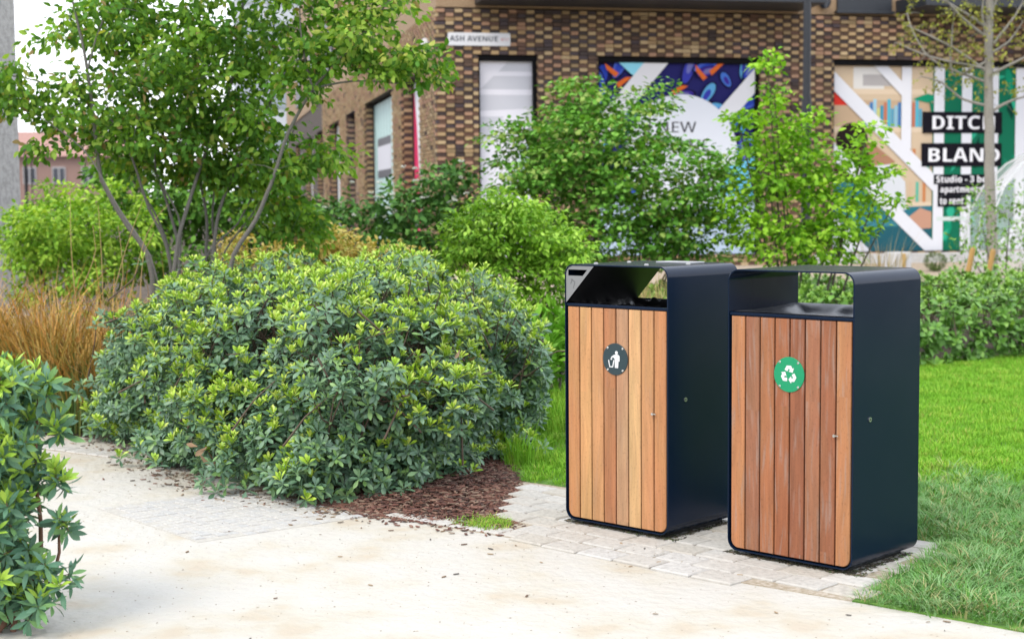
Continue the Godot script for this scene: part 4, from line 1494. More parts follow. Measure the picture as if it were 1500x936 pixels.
	for q in [
		[[[222, 400], [185, 330], [148, 265], [138, 190], [125, 90], [100, -20]], 11.3, -0.05, 0.024, 0.008, -0.1],
		[[[250, 395], [215, 300], [190, 225], [150, 160], [60, 120], [10, 110]], 11.5, -0.08, 0.016, 0.005, -0.05],
		[[[256, 380], [275, 300], [300, 225], [330, 150], [350, 60], [360, -60]], 11.4, 0.05, 0.02, 0.007, 0.0],
		[[[262, 390], [245, 300], [215, 215], [205, 120], [215, 0]], 11.7, 0.06, 0.017, 0.006, 0.05],
		[[[300, 390], [300, 300], [275, 200], [285, 90], [300, -60]], 11.9, 0.05, 0.016, 0.006, 0.25],
		[[[336, 395], [370, 330], [400, 262], [418, 202], [458, 130], [500, 85], [539, 40], [570, 0]], 11.2, -0.04, 0.024, 0.006, 0.4],
		[[[310, 395], [318, 320], [335, 270], [380, 180], [440, 60], [470, -40]], 11.6, 0.04, 0.018, 0.006, 0.3],
		[[[230, 410], [170, 300], [128, 225], [100, 200], [70, 180]], 11.0, -0.03, 0.011, 0.004, -0.15],
		[[[250, 390], [225, 310], [180, 245], [165, 200], [150, 120]], 11.9, 0.04, 0.012, 0.005, 0.1],
		[[[262, 385], [262, 320], [225, 240], [245, 150]], 11.6, 0.0, 0.012, 0.005, 0.05],
		[[[315, 395], [310, 330], [315, 250], [320, 170]], 12.1, 0.0, 0.013, 0.006, 0.3],
		[[[320, 395], [345, 345], [385, 290], [430, 190]], 11.9, 0.0, 0.011, 0.005, 0.35],
		[[[290, 400], [350, 325], [370, 285], [420, 240]], 11.8, 0.05, 0.012, 0.005, 0.2]]:
		var line := px_line(q[0], q[1], q[2])
		line.push_front(root.call(q[5], rng.randf_range(-0.1, 0.1)))
		trunk.append([line, q[3], q[4]])
	trunk.append([px_line([[458, 130], [490, 122], [530, 118], [580, 122], [620, 120]], 11.05), 0.009, 0.003])
	trunk.append([px_line([[458, 130], [447, 90], [440, 45], [438, 0]], 11.05), 0.009, 0.004])
	trunk.append([px_line([[128, 100], [150, 30], [200, -40]], 11.1), 0.008, 0.004])
	var crown := [Color(0.150, 0.310, 0.042), Color(0.220, 0.410, 0.055), Color(0.095, 0.215, 0.032), Color(0.320, 0.490, 0.085), Color(0.135, 0.320, 0.055), Color(0.070, 0.170, 0.028), Color(0.32, 0.24, 0.11), Color(0.40, 0.43, 0.10)]
	woody("multi_stem_tree", "multi stemmed young tree with grey stems and fresh green leaves behind the big shrub", "tree", tb, trunk,
		blob_points([[230, 80, 140, 95, 11.5, 0.8, 120], [350, 90, 110, 105, 11.5, 0.8, 110], [215, 185, 110, 45, 11.6, 0.7, 60], [330, 195, 110, 50, 11.6, 0.7, 70], [400, 240, 70, 40, 11.6, 0.5, 34], [95, 150, 60, 45, 11.2, 0.4, 30], [5, 130, 38, 55, 11.1, 0.3, 28], [160, 20, 75, 50, 11.4, 0.6, 36], [90, 60, 50, 16, 11.2, 0.3, 5], [520, 50, 70, 50, 11.1, 0.5, 46], [590, 95, 65, 36, 11.0, 0.35, 34], [470, 100, 50, 50, 11.1, 0.4, 20], [445, 340, 45, 40, 11.9, 0.3, 18], [470, 225, 40, 30, 11.4, 0.3, 14], [120, 205, 60, 24, 11.3, 0.4, 10], [330, -70, 260, 60, 11.5, 0.9, 130], [440, -10, 60, 60, 11.3, 0.5, 30], [560, -20, 70, 50, 11.1, 0.5, 26], [55, 215, 12, 14, 11.0, 0.1, 3], [330, 255, 60, 20, 11.8, 0.3, 16], [190, 235, 70, 28, 11.8, 0.3, 18], [400, 300, 60, 40, 12.0, 0.3, 26], [280, 245, 60, 25, 11.9, 0.3, 14]]),
		ovate, crown, {"per": 24, "spread": 0.16, "size": 0.84, "droop": 0.55, "main": 6, "rare": 0.05, "flat": 0.55, "rough": 0.5, "through": 0.95, "singles": 300, "bark": bark, "twig": 0.9, "level": 0.35})
	# yellow green shrub at the back left
	shrub("mounded_shrub", "bright yellow green mounded shrub behind the brown grasses", [[90, 340, 90, 75, 14.0, 0.9, 190], [45, 350, 50, 50, 13.6, 0.5, 60], [170, 350, 80, 85, 14.2, 0.8, 120], [110, 400, 110, 60, 13.8, 0.8, 80]], small, [Color(0.23, 0.43, 0.045), Color(0.31, 0.51, 0.06), Color(0.15, 0.31, 0.03), Color(0.40, 0.58, 0.08)], {"per": 24, "spread": 0.11, "through": 0.8, "size": 1.1})
	shrub("leafy_shrub", "dark green leafy shrub filling in behind the tree stems", [[225, 300, 70, 60, 14.8, 0.6, 120], [300, 295, 70, 65, 15.0, 0.6, 130], [380, 310, 70, 65, 15.0, 0.6, 120], [300, 390, 140, 50, 14.5, 0.7, 100], [440, 350, 50, 50, 15.2, 0.5, 60], [165, 255, 40, 35, 15.0, 0.4, 36]], ovate, [Color(0.085, 0.215, 0.030), Color(0.125, 0.275, 0.040), Color(0.065, 0.165, 0.025), Color(0.175, 0.340, 0.055)], {"per": 12, "spread": 0.12})
	# golden shrub
	shrub("golden_shrub", "golden yellow low shrub between the tree and the white flowered shrub", [[475, 362, 60, 30, 12.9, 0.4, 130], [420, 380, 70, 25, 12.8, 0.4, 60], [545, 378, 60, 20, 12.7, 0.3, 70], [600, 385, 40, 14, 12.7, 0.3, 20], [350, 365, 40, 30, 12.9, 0.3, 30]], small, [Color(0.66, 0.48, 0.12), Color(0.70, 0.56, 0.19), Color(0.58, 0.46, 0.12), Color(0.50, 0.50, 0.12)], {"per": 14, "spread": 0.09, "through": 0.5})
	# white flowered dark shrub
	var vib := shrub("flowering_shrub", "dark green shrub dotted with small white flower heads before the side wall", [[500, 330, 50, 45, 16.2, 0.6, 60], [590, 320, 50, 62, 16.0, 0.5, 100], [655, 285, 45, 50, 16.4, 0.5, 60], [560, 375, 120, 40, 15.8, 0.6, 90], [680, 345, 60, 55, 16.2, 0.5, 70]], ovate, [Color(0.064, 0.168, 0.036), Color(0.092, 0.219, 0.042), Color(0.050, 0.132, 0.030), Color(0.121, 0.263, 0.054)], {"per": 12, "spread": 0.13, "size": 1.1})
	var fx := []
	var fc := []
	for p in blob_points([[500, 300, 60, 60, 15.8, 0.3, 9], [585, 300, 70, 60, 15.6, 0.3, 12], [655, 280, 60, 55, 15.9, 0.3, 10], [690, 330, 40, 50, 15.8, 0.3, 8]]):
		for k in 9:
			fx.append(Transform3D(Basis.from_scale(Vector3.ONE * rng.randf_range(0.007, 0.012)), p - vib.position + rnd_dir() * 0.025 * Vector3(1, 0.4, 1)))
			fc.append(Color(0.5, 0.52, 0.46))
	var ball := SphereMesh.new()
	ball.radius = 1.0
	ball.height = 1.4
	ball.radial_segments = 6
	ball.rings = 3
	stuff("blossom", ball, tinted(0.8), vib, fx, fc)
	# round fresh green shrub left of the bins
	shrub("round_shrub", "round fresh green shrub rising behind the big evergreen shrub", [[745, 340, 95, 58, 12.0, 0.6, 182], [700, 350, 60, 45, 11.8, 0.4, 62], [820, 370, 60, 50, 12.0, 0.5, 84], [760, 410, 110, 50, 11.9, 0.5, 118], [800, 455, 55, 45, 11.8, 0.4, 42], [745, 300, 45, 24, 12.0, 0.3, 28]], small, [Color(0.22, 0.43, 0.04), Color(0.30, 0.52, 0.055), Color(0.15, 0.32, 0.03), Color(0.38, 0.60, 0.09)], {"per": 24, "spread": 0.14, "through": 0.7, "flat": 0.25, "level": 1.8, "size": 1.0})
	# maple-like shrub before the windows
	shrub("maple_shrub", "tall spreading maple like shrub with dense green leaves before the butterfly poster", [[860, 215, 110, 75, 16.0, 0.9, 161], [800, 260, 85, 75, 16.0, 0.8, 117], [960, 270, 100, 75, 15.8, 0.9, 136], [890, 340, 150, 60, 15.8, 0.9, 148], [1020, 330, 80, 70, 15.6, 0.7, 80], [850, 145, 45, 35, 16.0, 0.4, 24], [955, 155, 40, 40, 15.9, 0.4, 21], [1045, 255, 45, 45, 15.6, 0.5, 24], [765, 190, 40, 30, 16.0, 0.4, 14], [735, 220, 30, 24, 16.0, 0.3, 7]], broad, [Color(0.115, 0.300, 0.040), Color(0.155, 0.365, 0.050), Color(0.085, 0.230, 0.032), Color(0.205, 0.420, 0.070), Color(0.27, 0.38, 0.09)], {"per": 24, "spread": 0.24, "through": 0.65, "flat": 0.26, "level": 1.5, "droop": 0.15})
	# upright light green shrub before the lamp post
	shrub("upright_shrub", "upright light green shrub with loose leafy spires before the lamp post", [[1125, 95, 16, 22, 15.0, 0.15, 9], [1135, 140, 18, 30, 15.0, 0.2, 9], [1120, 195, 50, 40, 15.0, 0.4, 34], [1080, 170, 20, 14, 15.0, 0.2, 5], [1150, 250, 70, 65, 15.0, 0.5, 93], [1230, 290, 65, 70, 14.9, 0.5, 78], [1270, 200, 28, 26, 14.9, 0.2, 9], [1265, 240, 30, 30, 14.9, 0.3, 12], [1185, 190, 30, 30, 15.0, 0.3, 14], [1170, 350, 110, 45, 14.9, 0.5, 101], [1100, 310, 45, 60, 15.1, 0.4, 39], [1300, 245, 16, 16, 14.9, 0.1, 5], [1310, 300, 12, 8, 14.9, 0.1, 4]], broad, [Color(0.22, 0.45, 0.034), Color(0.29, 0.53, 0.045), Color(0.16, 0.36, 0.03), Color(0.35, 0.58, 0.06)], {"per": 15, "spread": 0.17, "through": 0.85, "flat": 0.35, "level": 1.2, "droop": 0.2})
	# low leafy hedge on the right
	var hg := [Color(0.106, 0.249, 0.036), Color(0.142, 0.307, 0.048), Color(0.085, 0.197, 0.031), Color(0.185, 0.366, 0.060), Color(0.190, 0.346, 0.048), Color(0.224, 0.392, 0.057)]
	hedge("low_hedge", "low broad leaved hedge along the back of the lawn", "hedge", PackedVector2Array([Vector2(0.9, -12.9), Vector2(2.4, -13.1), Vector2(3.7, -13.45), Vector2(5.2, -14.4), Vector2(8.5, -15.4), Vector2(9.0, -17.6), Vector2(6.0, -18.0), Vector2(2.0, -17.2), Vector2(0.9, -15.0)]), 0.66, 0.15, 0.2, 26000, leaf_mesh(0.085, 0.05, 0.2, 0.2, [0.2, 0.85, 1.0, 0.75, 0.05]), hg, 4, {"per": 7, "fresh": 0.6, "singles": 300, "lump": 0.05, "rough": 0.5, "through": 0.35, "bare": 0.0, "low": 0.03})
	# loose perennials between hedge and bins
	shrub("leafy_perennial", "clump of soft green perennials at the lawn's edge beside the bins", [[790, 520, 35, 45, 11.2, 0.35, 60], [830, 500, 30, 50, 11.4, 0.3, 40], [770, 560, 22, 30, 10.9, 0.25, 26]], lance, [Color(0.170, 0.410, 0.036), Color(0.179, 0.392, 0.038), Color(0.128, 0.293, 0.036)], {"per": 10, "spread": 0.13, "droop": -0.5, "through": 0.5, "size": 1.3})
	young_tree()
	# loose shrubs below the young tree
	shrub("loose_shrub", "thin leaved straggly shrub around the young tree's foot", [[1440, 330, 40, 60, 20.5, 0.4, 30], [1480, 320, 40, 60, 20.3, 0.4, 40], [1420, 370, 30, 40, 20.3, 0.3, 16], [1490, 400, 50, 40, 20.0, 0.4, 40]], small, [Color(0.142, 0.293, 0.048), Color(0.199, 0.366, 0.060), Color(0.114, 0.234, 0.042)], {"per": 8, "spread": 0.16, "size": 1.3})

func shrub(called: String, label: String, blobs: Array, leaf: Mesh, palette: Array, o: Dictionary) -> Node3D:
	var c := Vector3.ZERO
	var w := 0.0
	for q in blobs:
		c += at_depth(q[0], q[1], q[4]) * q[6]
		w += q[6]
	c /= w
	var base := Vector3(c.x, terrain(c.x, c.z) - 0.02, c.z)
	var stems := []
	for q in blobs:
		var top := at_depth(q[0], q[1], q[4])
		var foot := base + Vector3((top.x - base.x) * 0.25 + rng.randf_range(-0.06, 0.06), 0, (top.z - base.z) * 0.25 + rng.randf_range(-0.06, 0.06))
		stems.append([[foot, foot.lerp(top, 0.5) + Vector3(0, 0.08, 0), top], 0.016, 0.005])
	return woody(called, label, "shrub", base, stems, blob_points(blobs), leaf, palette, o)

func young_tree() -> void:
	var base := at_depth(1455, 420, 22.0)
	base.y = terrain(0, -22)
	var d := 22.0
	var bark := grainy([Color(0.20, 0.185, 0.16), Color(0.31, 0.29, 0.26)], [0.3, 0.7], 0.05, 2.0, 131)
	var line := px_line([[1455, 375], [1451, 250], [1449, 120], [1451, 0], [1452, -120]], d)
	line.push_front(base)
	var stems := [[line, 0.085, 0.05]]
	var tips := []
	for q in [[[1445, 53], [1415, 30], [1387, 0], [1370, -30]], [[1444, 103], [1394, 68], [1327, 36]], [[1444, 100], [1364, 83], [1312, 62]], [[1444, 154], [1411, 145], [1379, 120], [1350, 112]], [[1456, 107], [1500, 85], [1550, 60]], [[1456, 64], [1490, 20], [1510, -20]], [[1456, 162], [1480, 148], [1530, 135]], [[1448, 60], [1440, 20], [1446, -30]], [[1446, 90], [1398, 110], [1395, 60], [1400, 10]], [[1447, 40], [1400, 10], [1345, -20]], [[1450, 80], [1480, 60], [1500, 30]], [[1446, 120], [1370, 90], [1340, 50], [1330, 20]], [[1452, 20], [1470, -20], [1490, -60]]]:
		var l := px_line(q, d, rng.randf_range(-0.12, 0.12))
		stems.append([l, 0.024, 0.008])
		for i in range(1, l.size()):
			for k in 12:
				tips.append(l[i].lerp(l[i - 1], rng.randf()) + rnd_dir() * Vector3(0.22, 0.22, 0.25) + Vector3(0, 0.08, 0))
	woody("young_tree", "slender grey trunked young tree with sparse yellow green spring leaves before the lettering poster", "tree", base, stems, tips, leaf_mesh(0.05, 0.035, 0.2, 0.2, [0.2, 1.0, 0.8, 0.05]), [Color(0.26, 0.28, 0.045), Color(0.32, 0.32, 0.06), Color(0.21, 0.24, 0.04)], {"per": 6, "spread": 0.055, "through": 0.5, "bark": bark, "stem_name": "branch", "twig": 1.3})

# ================================================================ grasses
func tuft(blades: int, length: float, width: float, spread: float, lean: float, seed_: int, low := Color(1, 1, 1), high := Color(1, 1, 1)) -> ArrayMesh:
	var g := Geo.new()
	var r := RandomNumberGenerator.new()
	r.seed = seed_
	for k in blades:
		var a := r.randf_range(0, TAU)
		var out := Vector3(cos(a), 0, sin(a))
		var sidew := Vector3(-sin(a), 0, cos(a)).rotated(Vector3.UP, r.randf_range(-0.8, 0.8))
		var foot := out * spread * sqrt(r.randf())
		var l := length * r.randf_range(0.6, 1.1)
		var bend := lean * r.randf_range(0.3, 1.3)
		var n := 4 if length > 0.3 else 3
		var grow := r.randf_range(0.1, 0.5)
		var tip := high.lerp(low * 1.5, r.randf() * r.randf()) * r.randf_range(0.75, 1.2)
		if low == high:
			tip = low
		var prev := foot
		var pw := width / 2
		for i in range(1, n + 1):
			var f := float(i) / n
			var p := foot + out * l * bend * f * f + Vector3(0, l * (f - 0.35 * bend * f * f * f), 0)
			var w := width / 2 * (1.0 - f * f)
			var nn := (p - prev).cross(sidew).normalized()
			if nn.y < 0:
				nn = -nn
			g.col = low.lerp(tip, clampf((f - grow) * 1.8, 0, 1))
			if i == n:
				g.tri(prev - sidew * pw, prev + sidew * pw, p, nn, nn, nn)
			else:
				g.quad(prev - sidew * pw, prev + sidew * pw, p + sidew * w, p - sidew * w, nn)
			prev = p
			pw = w
	return g.mesh()

func make_grasses() -> void:
	# mown lawn
	var lawn_thing := thing("lawn_grass", "mown green grass of the lawn around the bins", "grass")
	lawn_thing.set_meta("kind", "stuff")
	var pal := [Color(0.19, 0.42, 0.035), Color(0.23, 0.47, 0.045), Color(0.15, 0.35, 0.03), Color(0.31, 0.50, 0.06), Color(0.38, 0.42, 0.10)]
	var cool := [Color(0.135, 0.300, 0.085), Color(0.180, 0.350, 0.130), Color(0.105, 0.265, 0.050), Color(0.230, 0.390, 0.170), Color(0.36, 0.36, 0.17)]
	var nz := FastNoiseLite.new()
	nz.seed = 3
	nz.frequency = 1.6
	var tufts := [tuft(8, 0.055, 0.0042, 0.035, 0.7, 1), tuft(8, 0.05, 0.004, 0.035, 1.0, 2), tuft(9, 0.078, 0.0048, 0.045, 1.1, 3), tuft(8, 0.07, 0.005, 0.045, 1.5, 4)]
	var xf := [[], [], [], []]
	var cl := [[], [], [], []]
	var tries := 150000
	for k in tries:
		var p := Vector2(rng.randf_range(-0.1, 8.0), rng.randf_range(-14.7, -3.0))
		# thin out what lies outside the picture and far away
		var q := seen_at(Vector3(p.x, 0, p.y))
		var keep := 1.0
		if q.x < -60 or q.x > 1560 or q.y > 960:
			keep = 0.1
		elif p.y < -9.0:
			keep = 0.75
		if rng.randf() > keep:
			continue
		if not Geometry2D.is_point_in_polygon(p, lawn):
			continue
		var seam := p.y + 8.0 + 0.25 * nz.get_noise_2d(p.x * 2.0, 3.0)
		var nearby := seam + rng.randf_range(-0.5, 0.3) > 0 and p.x > 1.2
		# worn line where two pieces of turf meet
		if absf(seam + 0.12 * nz.get_noise_2d(p.x * 6.0, p.y * 6.0)) < 0.1 and p.x > 1.2 and rng.randf() < 0.5:
			continue
		var dist := poly_distance(p, lawn)
		if dist > -0.05 and rng.randf() < 0.4:
			continue
		var v := nz.get_noise_2d(p.x * 1.3, p.y * 1.3)
		var kind := (2 if nearby else 0) + rng.randi() % 2
		var s := rng.randf_range(0.75, 1.2) * (1.0 + 0.35 * v)
		if dist > -0.12:
			s *= 0.75
		xf[kind].append(Transform3D(Basis(Vector3.UP, rng.randf_range(0, TAU)).scaled(Vector3.ONE * s), Vector3(p.x, 0.004, p.y)))
		var list: Array = cool if nearby else pal
		var idx := clampi(int((v + 0.5) * 3.0 + rng.randf_range(-1.0, 1.6)), 0, 3)
		if rng.randf() < (0.13 if nearby else 0.07):
			idx = 4
		cl[kind].append(list[idx])
	var blade := leafy(Color(1, 1, 1), 0.6, 0.6, 0.2)
	for k in 4:
		stuff("grass", tufts[k], blade, lawn_thing, xf[k], cl[k])
	# brown sedge clumps on the left
	var sedge := tuft(30, 1.2, 0.011, 0.13, 0.55, 12, Color(0.09, 0.16, 0.03), Color(0.66, 0.25, 0.05))
	var sedge2 := tuft(30, 1.15, 0.011, 0.13, 0.75, 13, Color(0.12, 0.18, 0.035), Color(0.68, 0.34, 0.08))
	var droopy := tuft(14, 0.95, 0.012, 0.09, 1.25, 14, Color(0.10, 0.13, 0.03), Color(0.33, 0.17, 0.06))
	var spots := []
	for q in [[-4.5, -10.9], [-4.05, -10.6], [-3.65, -10.75], [-3.25, -10.5], [-3.0, -10.95], [-3.5, -11.3], [-4.0, -11.4], [-2.75, -11.2], [-2.95, -10.2], [-3.35, -10.9], [-3.85, -11.0], [-4.3, -11.3]]:
		var t := thing("sedge_clump", "orange brown ornamental sedge clump green at its base in the bed behind the path", "grass", Vector3(q[0], -0.02, q[1]), rng.randf_range(0, TAU), "brown sedge clumps left of the big shrub")
		var xa := []
		var xb := []
		var xd := []
		var ca := []
		for k in 11:
			var off := Vector3(rng.randf_range(-0.17, 0.17), 0, rng.randf_range(-0.17, 0.17))
			var tr := Transform3D(Basis(Vector3.UP, rng.randf_range(0, TAU)).scaled(Vector3.ONE * rng.randf_range(0.75, 1.1)), off)
			if k % 2:
				xa.append(tr)
			else:
				xb.append(tr)
		for k in 2:
			xd.append(Transform3D(Basis(Vector3.UP, rng.randf_range(0, TAU)), Vector3(rng.randf_range(-0.1, 0.1), 0, rng.randf_range(-0.1, 0.1))))
		for k in 12:
			ca.append(Color(1, 1, 1).lerp(Color(0.75, 0.85, 0.8), rng.randf()))
		var sm := leafy(Color(1, 1, 1), 0.6, 0.3)
		stuff("blades", sedge, sm, t, xa, ca)
		stuff("blades", sedge2, sm, t, xb, ca)
		stuff("drooping_blades", droopy, sm, t, xd, ca)
		spots.append(t)
	# tall dry flower stalks
	var straw := mat(Color(0.38, 0.26, 0.12), 0.8)
	var st := thing("dry_stalks", "thin straw coloured dry stalks rising above the brown sedges", "grass", Vector3(-3.0, 0, -10.9))
	for q in [[[110, 440], [103, 360], [102, 280]], [[150, 440], [148, 380], [143, 300]], [[115, 430], [140, 370], [135, 330]], [[190, 430], [215, 340], [245, 300]], [[165, 430], [185, 360], [210, 290]], [[205, 420], [210, 370], [225, 340]], [[170, 440], [180, 400], [172, 330]]]:
		var g := Geo.new()
		var line := smooth_line(px_line(q, 10.9), 0.08)
		line.push_front(Vector3(line[0].x, -0.02, line[0].z))
		var local := []
		var rr := []
		for i in line.size():
			local.append(line[i] - st.position)
			rr.append(lerpf(0.004, 0.0015, float(i) / line.size()))
		g.tube(local, rr, 5)
		part("stalk", g.mesh(), straw, st)
	# dry tan grass behind the bins
	var tan1 := tuft(24, 0.75, 0.008, 0.12, 0.35, 22, Color(0.16, 0.16, 0.05), Color(0.42, 0.30, 0.13))
	for q in [[940, 12.9], [985, 13.2], [905, 13.3], [1010, 13.0], [950, 12.2], [968, 12.0], [600, 12.4], [560, 12.3], [1290, 19.5]]:
		var p := at_depth(q[0], 400, q[1])
		var t := thing("dry_grass_clump", "straw coloured dry grass clump among the background shrubs", "grass", Vector3(p.x, terrain(0, p.z) - 0.01, p.z), rng.randf_range(0, TAU), "straw grass clumps in the background bed")
		var xa := []
		var ca := []
		for k in 5:
			xa.append(Transform3D(Basis(Vector3.UP, rng.randf_range(0, TAU)).scaled(Vector3.ONE * rng.randf_range(1.15, 1.6)), Vector3(rng.randf_range(-0.12, 0.12), 0, rng.randf_range(-0.12, 0.12))))
			ca.append(Color(1, 1, 1))
		stuff("blades", tan1, leafy(Color(1, 1, 1), 0.7, 0.3), t, xa, ca)
	var tip_grass := thing("sprouting_grass", "small patch of grass sprouting at the tip of the bark bed", "grass")
	tip_grass.set_meta("kind", "stuff")
	var xt := []
	var ct := []
	for k in 160:
		var at := Vector2(-0.14 + rng.randfn(0.0, 0.07), -6.97 + rng.randfn(0.0, 0.07))
		if Geometry2D.is_point_in_polygon(at, mulch):
			xt.append(Transform3D(Basis(Vector3.UP, rng.randf_range(0, TAU)).scaled(Vector3.ONE * rng.randf_range(0.4, 0.9)), Vector3(at.x, 0.006, at.y)))
			ct.append(pal[rng.randi() % 5])
	stuff("grass", tufts[1], blade, tip_grass, xt, ct)
	# longer rough grass at the hedge foot
	var rough := thing("long_grass", "longer soft grass at the foot of the big shrub beside the lawn", "grass")
	rough.set_meta("kind", "stuff")
	var longer := tuft(10, 0.26, 0.006, 0.05, 0.5, 41)
	var xl := []
	var cll := []
	for k in 420:
		var p := Vector2(rng.randf_range(-0.05, 0.5), rng.randf_range(-11.4, -8.6))
		if p.y > -9.6 and p.x > 0.14:
			continue
		xl.append(Transform3D(Basis(Vector3.UP, rng.randf_range(0, TAU)).scaled(Vector3.ONE * rng.randf_range(0.6, 1.2)), Vector3(p.x, 0.0, p.y)))
		cll.append(pal[rng.randi() % 4])
	stuff("grass", longer, blade, rough, xl, cll)

# ================================================================ small things
func make_small() -> void:
	var black := mat(Color(0.012, 0.014, 0.02), 0.42)
	# street name sign
	var sign_ := thing("street_sign", "white street name sign reading ASH AVENUE on the brick wall", "sign", CORNER + Basis(Vector3.UP, FACADE_TURN) * Vector3(0.8, 4.545, 0.026), FACADE_TURN)
	var g := Geo.new()
	var rr := round_rect(1.17, 0.235, 0.025, 4)
	var moved := PackedVector2Array()
	for p in rr:
		moved.append(p - Vector2(0, 0.1175))
	g.slab(moved, 0.0, 0.02, 0.002)
	part("plate", g.mesh(), mat(Color(0.62, 0.63, 0.67), 0.4), sign_)
	lettering("lettering", "ASH AVENUE", sign_, Vector3(-0.1, 0.01, 0.022), 0.9, 0.1, mat(Color(0.05, 0.06, 0.08), 0.5), true)
	lettering("postcode", "SE17", sign_, Vector3(0.475, 0.0, 0.022), 0.15, 0.05, mat(Color(0.55, 0.16, 0.16), 0.5), false)
	# lamp post
	var lp := at_depth(1180.5, 400, 24.0)
	var lamp := thing("lamp_post", "slim black lamp post standing before the brick wall", "lamp post", Vector3(lp.x, terrain(0, -24), -24))
	g = Geo.new()
	g.rod(Vector3(0, 0, 0), Vector3(0, 2.95, 0), 0.078, 20)
	part("base_sleeve", g.mesh(), black, lamp)
	g = Geo.new()
	g.rod(Vector3(0, 2.951, 0), Vector3(0, 7.0, 0), 0.062, 20)
	part("pole", g.mesh(), black, lamp)
	g = Geo.new()
	g.rod(Vector3(0, 6.95, 0.05), Vector3(0, 7.0, 0.7), 0.035, 10)
	g.box(Vector3(-0.12, 6.95, 0.5), Vector3(0.12, 7.04, 1.1), 0.02)
	part("lamp_head", g.mesh(), black, lamp)
	# small white lamp on the side wall near the corner
	var turned := Basis(Vector3.UP, FACADE_TURN)
	var wl := thing("wall_lamp", "small white round wall lamp on the side wall near the street sign", "lamp", CORNER + turned * Vector3(-0.03, 4.5, -0.7), FACADE_TURN)
	g = Geo.new()
	g.box(Vector3(-0.03, -0.07, -0.07), Vector3(0.03, 0.07, 0.07), 0.01)
	part("bracket", g.mesh(), mat(Color(0.3, 0.3, 0.3), 0.5), wl)
	g = Geo.new()
	g.tube([Vector3(-0.031, 0, 0), Vector3(-0.06, 0, 0), Vector3(-0.11, 0, 0), Vector3(-0.14, 0, 0)], [0.12, 0.14, 0.12, 0.06], 18)
	g.cap(Vector3(-0.14, 0, 0), Vector3(-1, 0, 0), 0.06, 18)
	part("shade", g.mesh(), mat(Color(0.6, 0.6, 0.62), 0.4), wl)
	# dome camera on the wall
	var cam := thing("security_camera", "small dark dome security camera under the buff brick band", "camera", CORNER + Basis(Vector3.UP, FACADE_TURN) * Vector3(7.56, 5.3, 0.0), FACADE_TURN)
	g = Geo.new()
	g.box(Vector3(-0.04, 0.07, -0.005), Vector3(0.04, 0.15, 0.16), 0.008)
	part("bracket", g.mesh(), black, cam)
	g = Geo.new()
	var ring := []
	var rad := []
	for k in 9:
		var a := PI / 2 * k / 8
		ring.append(Vector3(0, 0.05 - 0.13 * sin(a), 0.12))
		rad.append(maxf(0.125 * cos(a), 0.001))
	ring.push_front(Vector3(0, 0.085, 0.12))
	rad.push_front(0.125)
	g.tube(ring, rad, 18)
	g.cap(Vector3(0, 0.085, 0.12), Vector3.UP, 0.125, 18)
	part("dome", g.mesh(), mat(Color(0.015, 0.017, 0.025), 0.2), cam)
	# clear dome tent in front of the shop window
	var tp := at_depth(1562, 330, 25.6)
	var tent := thing("dome_tent", "clear plastic dome tent with pale ribs before the lettering poster", "tent", Vector3(tp.x, terrain(0, tp.z), tp.z))
	var film := mat(Color(0.62, 0.66, 0.68), 0.3)
	film.albedo_color.a = 0.24
	film.transparency = BaseMaterial3D.TRANSPARENCY_ALPHA
	g = Geo.new()
	var R := 1.68
	var cy := 0.55
	for i in 20:
		for j in 9:
			var q := []
			for e in [[i, j], [i + 1, j], [i + 1, j + 1], [i, j + 1]]:
				var a: float = TAU * e[0] / 20
				var b: float = -0.33 + (PI / 2 + 0.33) * e[1] / 9
				q.append(Vector3(cos(b) * cos(a), sin(b), cos(b) * sin(a)))
			g.quad_s(q[0] * R + Vector3(0, cy, 0), q[1] * R + Vector3(0, cy, 0), q[2] * R + Vector3(0, cy, 0), q[3] * R + Vector3(0, cy, 0), q[0], q[1], q[2], q[3])
	part("cover", g.mesh(), film, tent)
	for k in 5:
		g = Geo.new()
		var pts := []
		var pr := []
		for j in 13:
			var b := -0.33 + (PI + 0.66) * j / 12
			var a := PI * k / 5 + 0.2
			pts.append(Vector3(cos(b) * cos(a), sin(b), cos(b) * sin(a)) * (R - 0.02) + Vector3(0, cy, 0))
			pr.append(0.014)
		g.tube(pts, pr, 6)
		part("rib", g.mesh(), mat(Color(0.6, 0.62, 0.64), 0.4), tent)
	# white box planter and round box bush by the plinth
	var bp := at_depth(1316, 386, 27.0)
	var gy := terrain(0, bp.z)
	var box := thing("white_planter", "pale box planter with a wooden post before the shop window", "planter", Vector3(bp.x, gy, bp.z), FACADE_TURN)
	g = Geo.new()
	g.box(Vector3(-0.19, 0, -0.16), Vector3(0.19, 0.33, 0.16), 0.012)
	part("box", g.mesh(), mat(Color(0.56, 0.57, 0.6), 0.7), box)
	g = Geo.new()
	g.box(Vector3(0.0, 0.0, 0.163), Vector3(0.06, 0.31, 0.2), 0.004)
	part("post", g.mesh(), mat(Color(0.45, 0.30, 0.12), 0.8), box)
	var rb := at_depth(1371, 390, 26.6)
	var bush := thing("box_ball", "small round clipped green bush on the forecourt", "shrub", Vector3(rb.x, terrain(0, rb.z), rb.z))
	g = Geo.new()
	g.rod(Vector3(0, 0, 0), Vector3(0, 0.16, 0), 0.02, 6)
	part("stem", g.mesh(), mat(Color(0.1, 0.07, 0.05)), bush)
	var bx := []
	var bc := []
	var tiny := leaf_mesh(0.035, 0.022, 0.2, 0.2, [0.2, 1.0, 0.05])
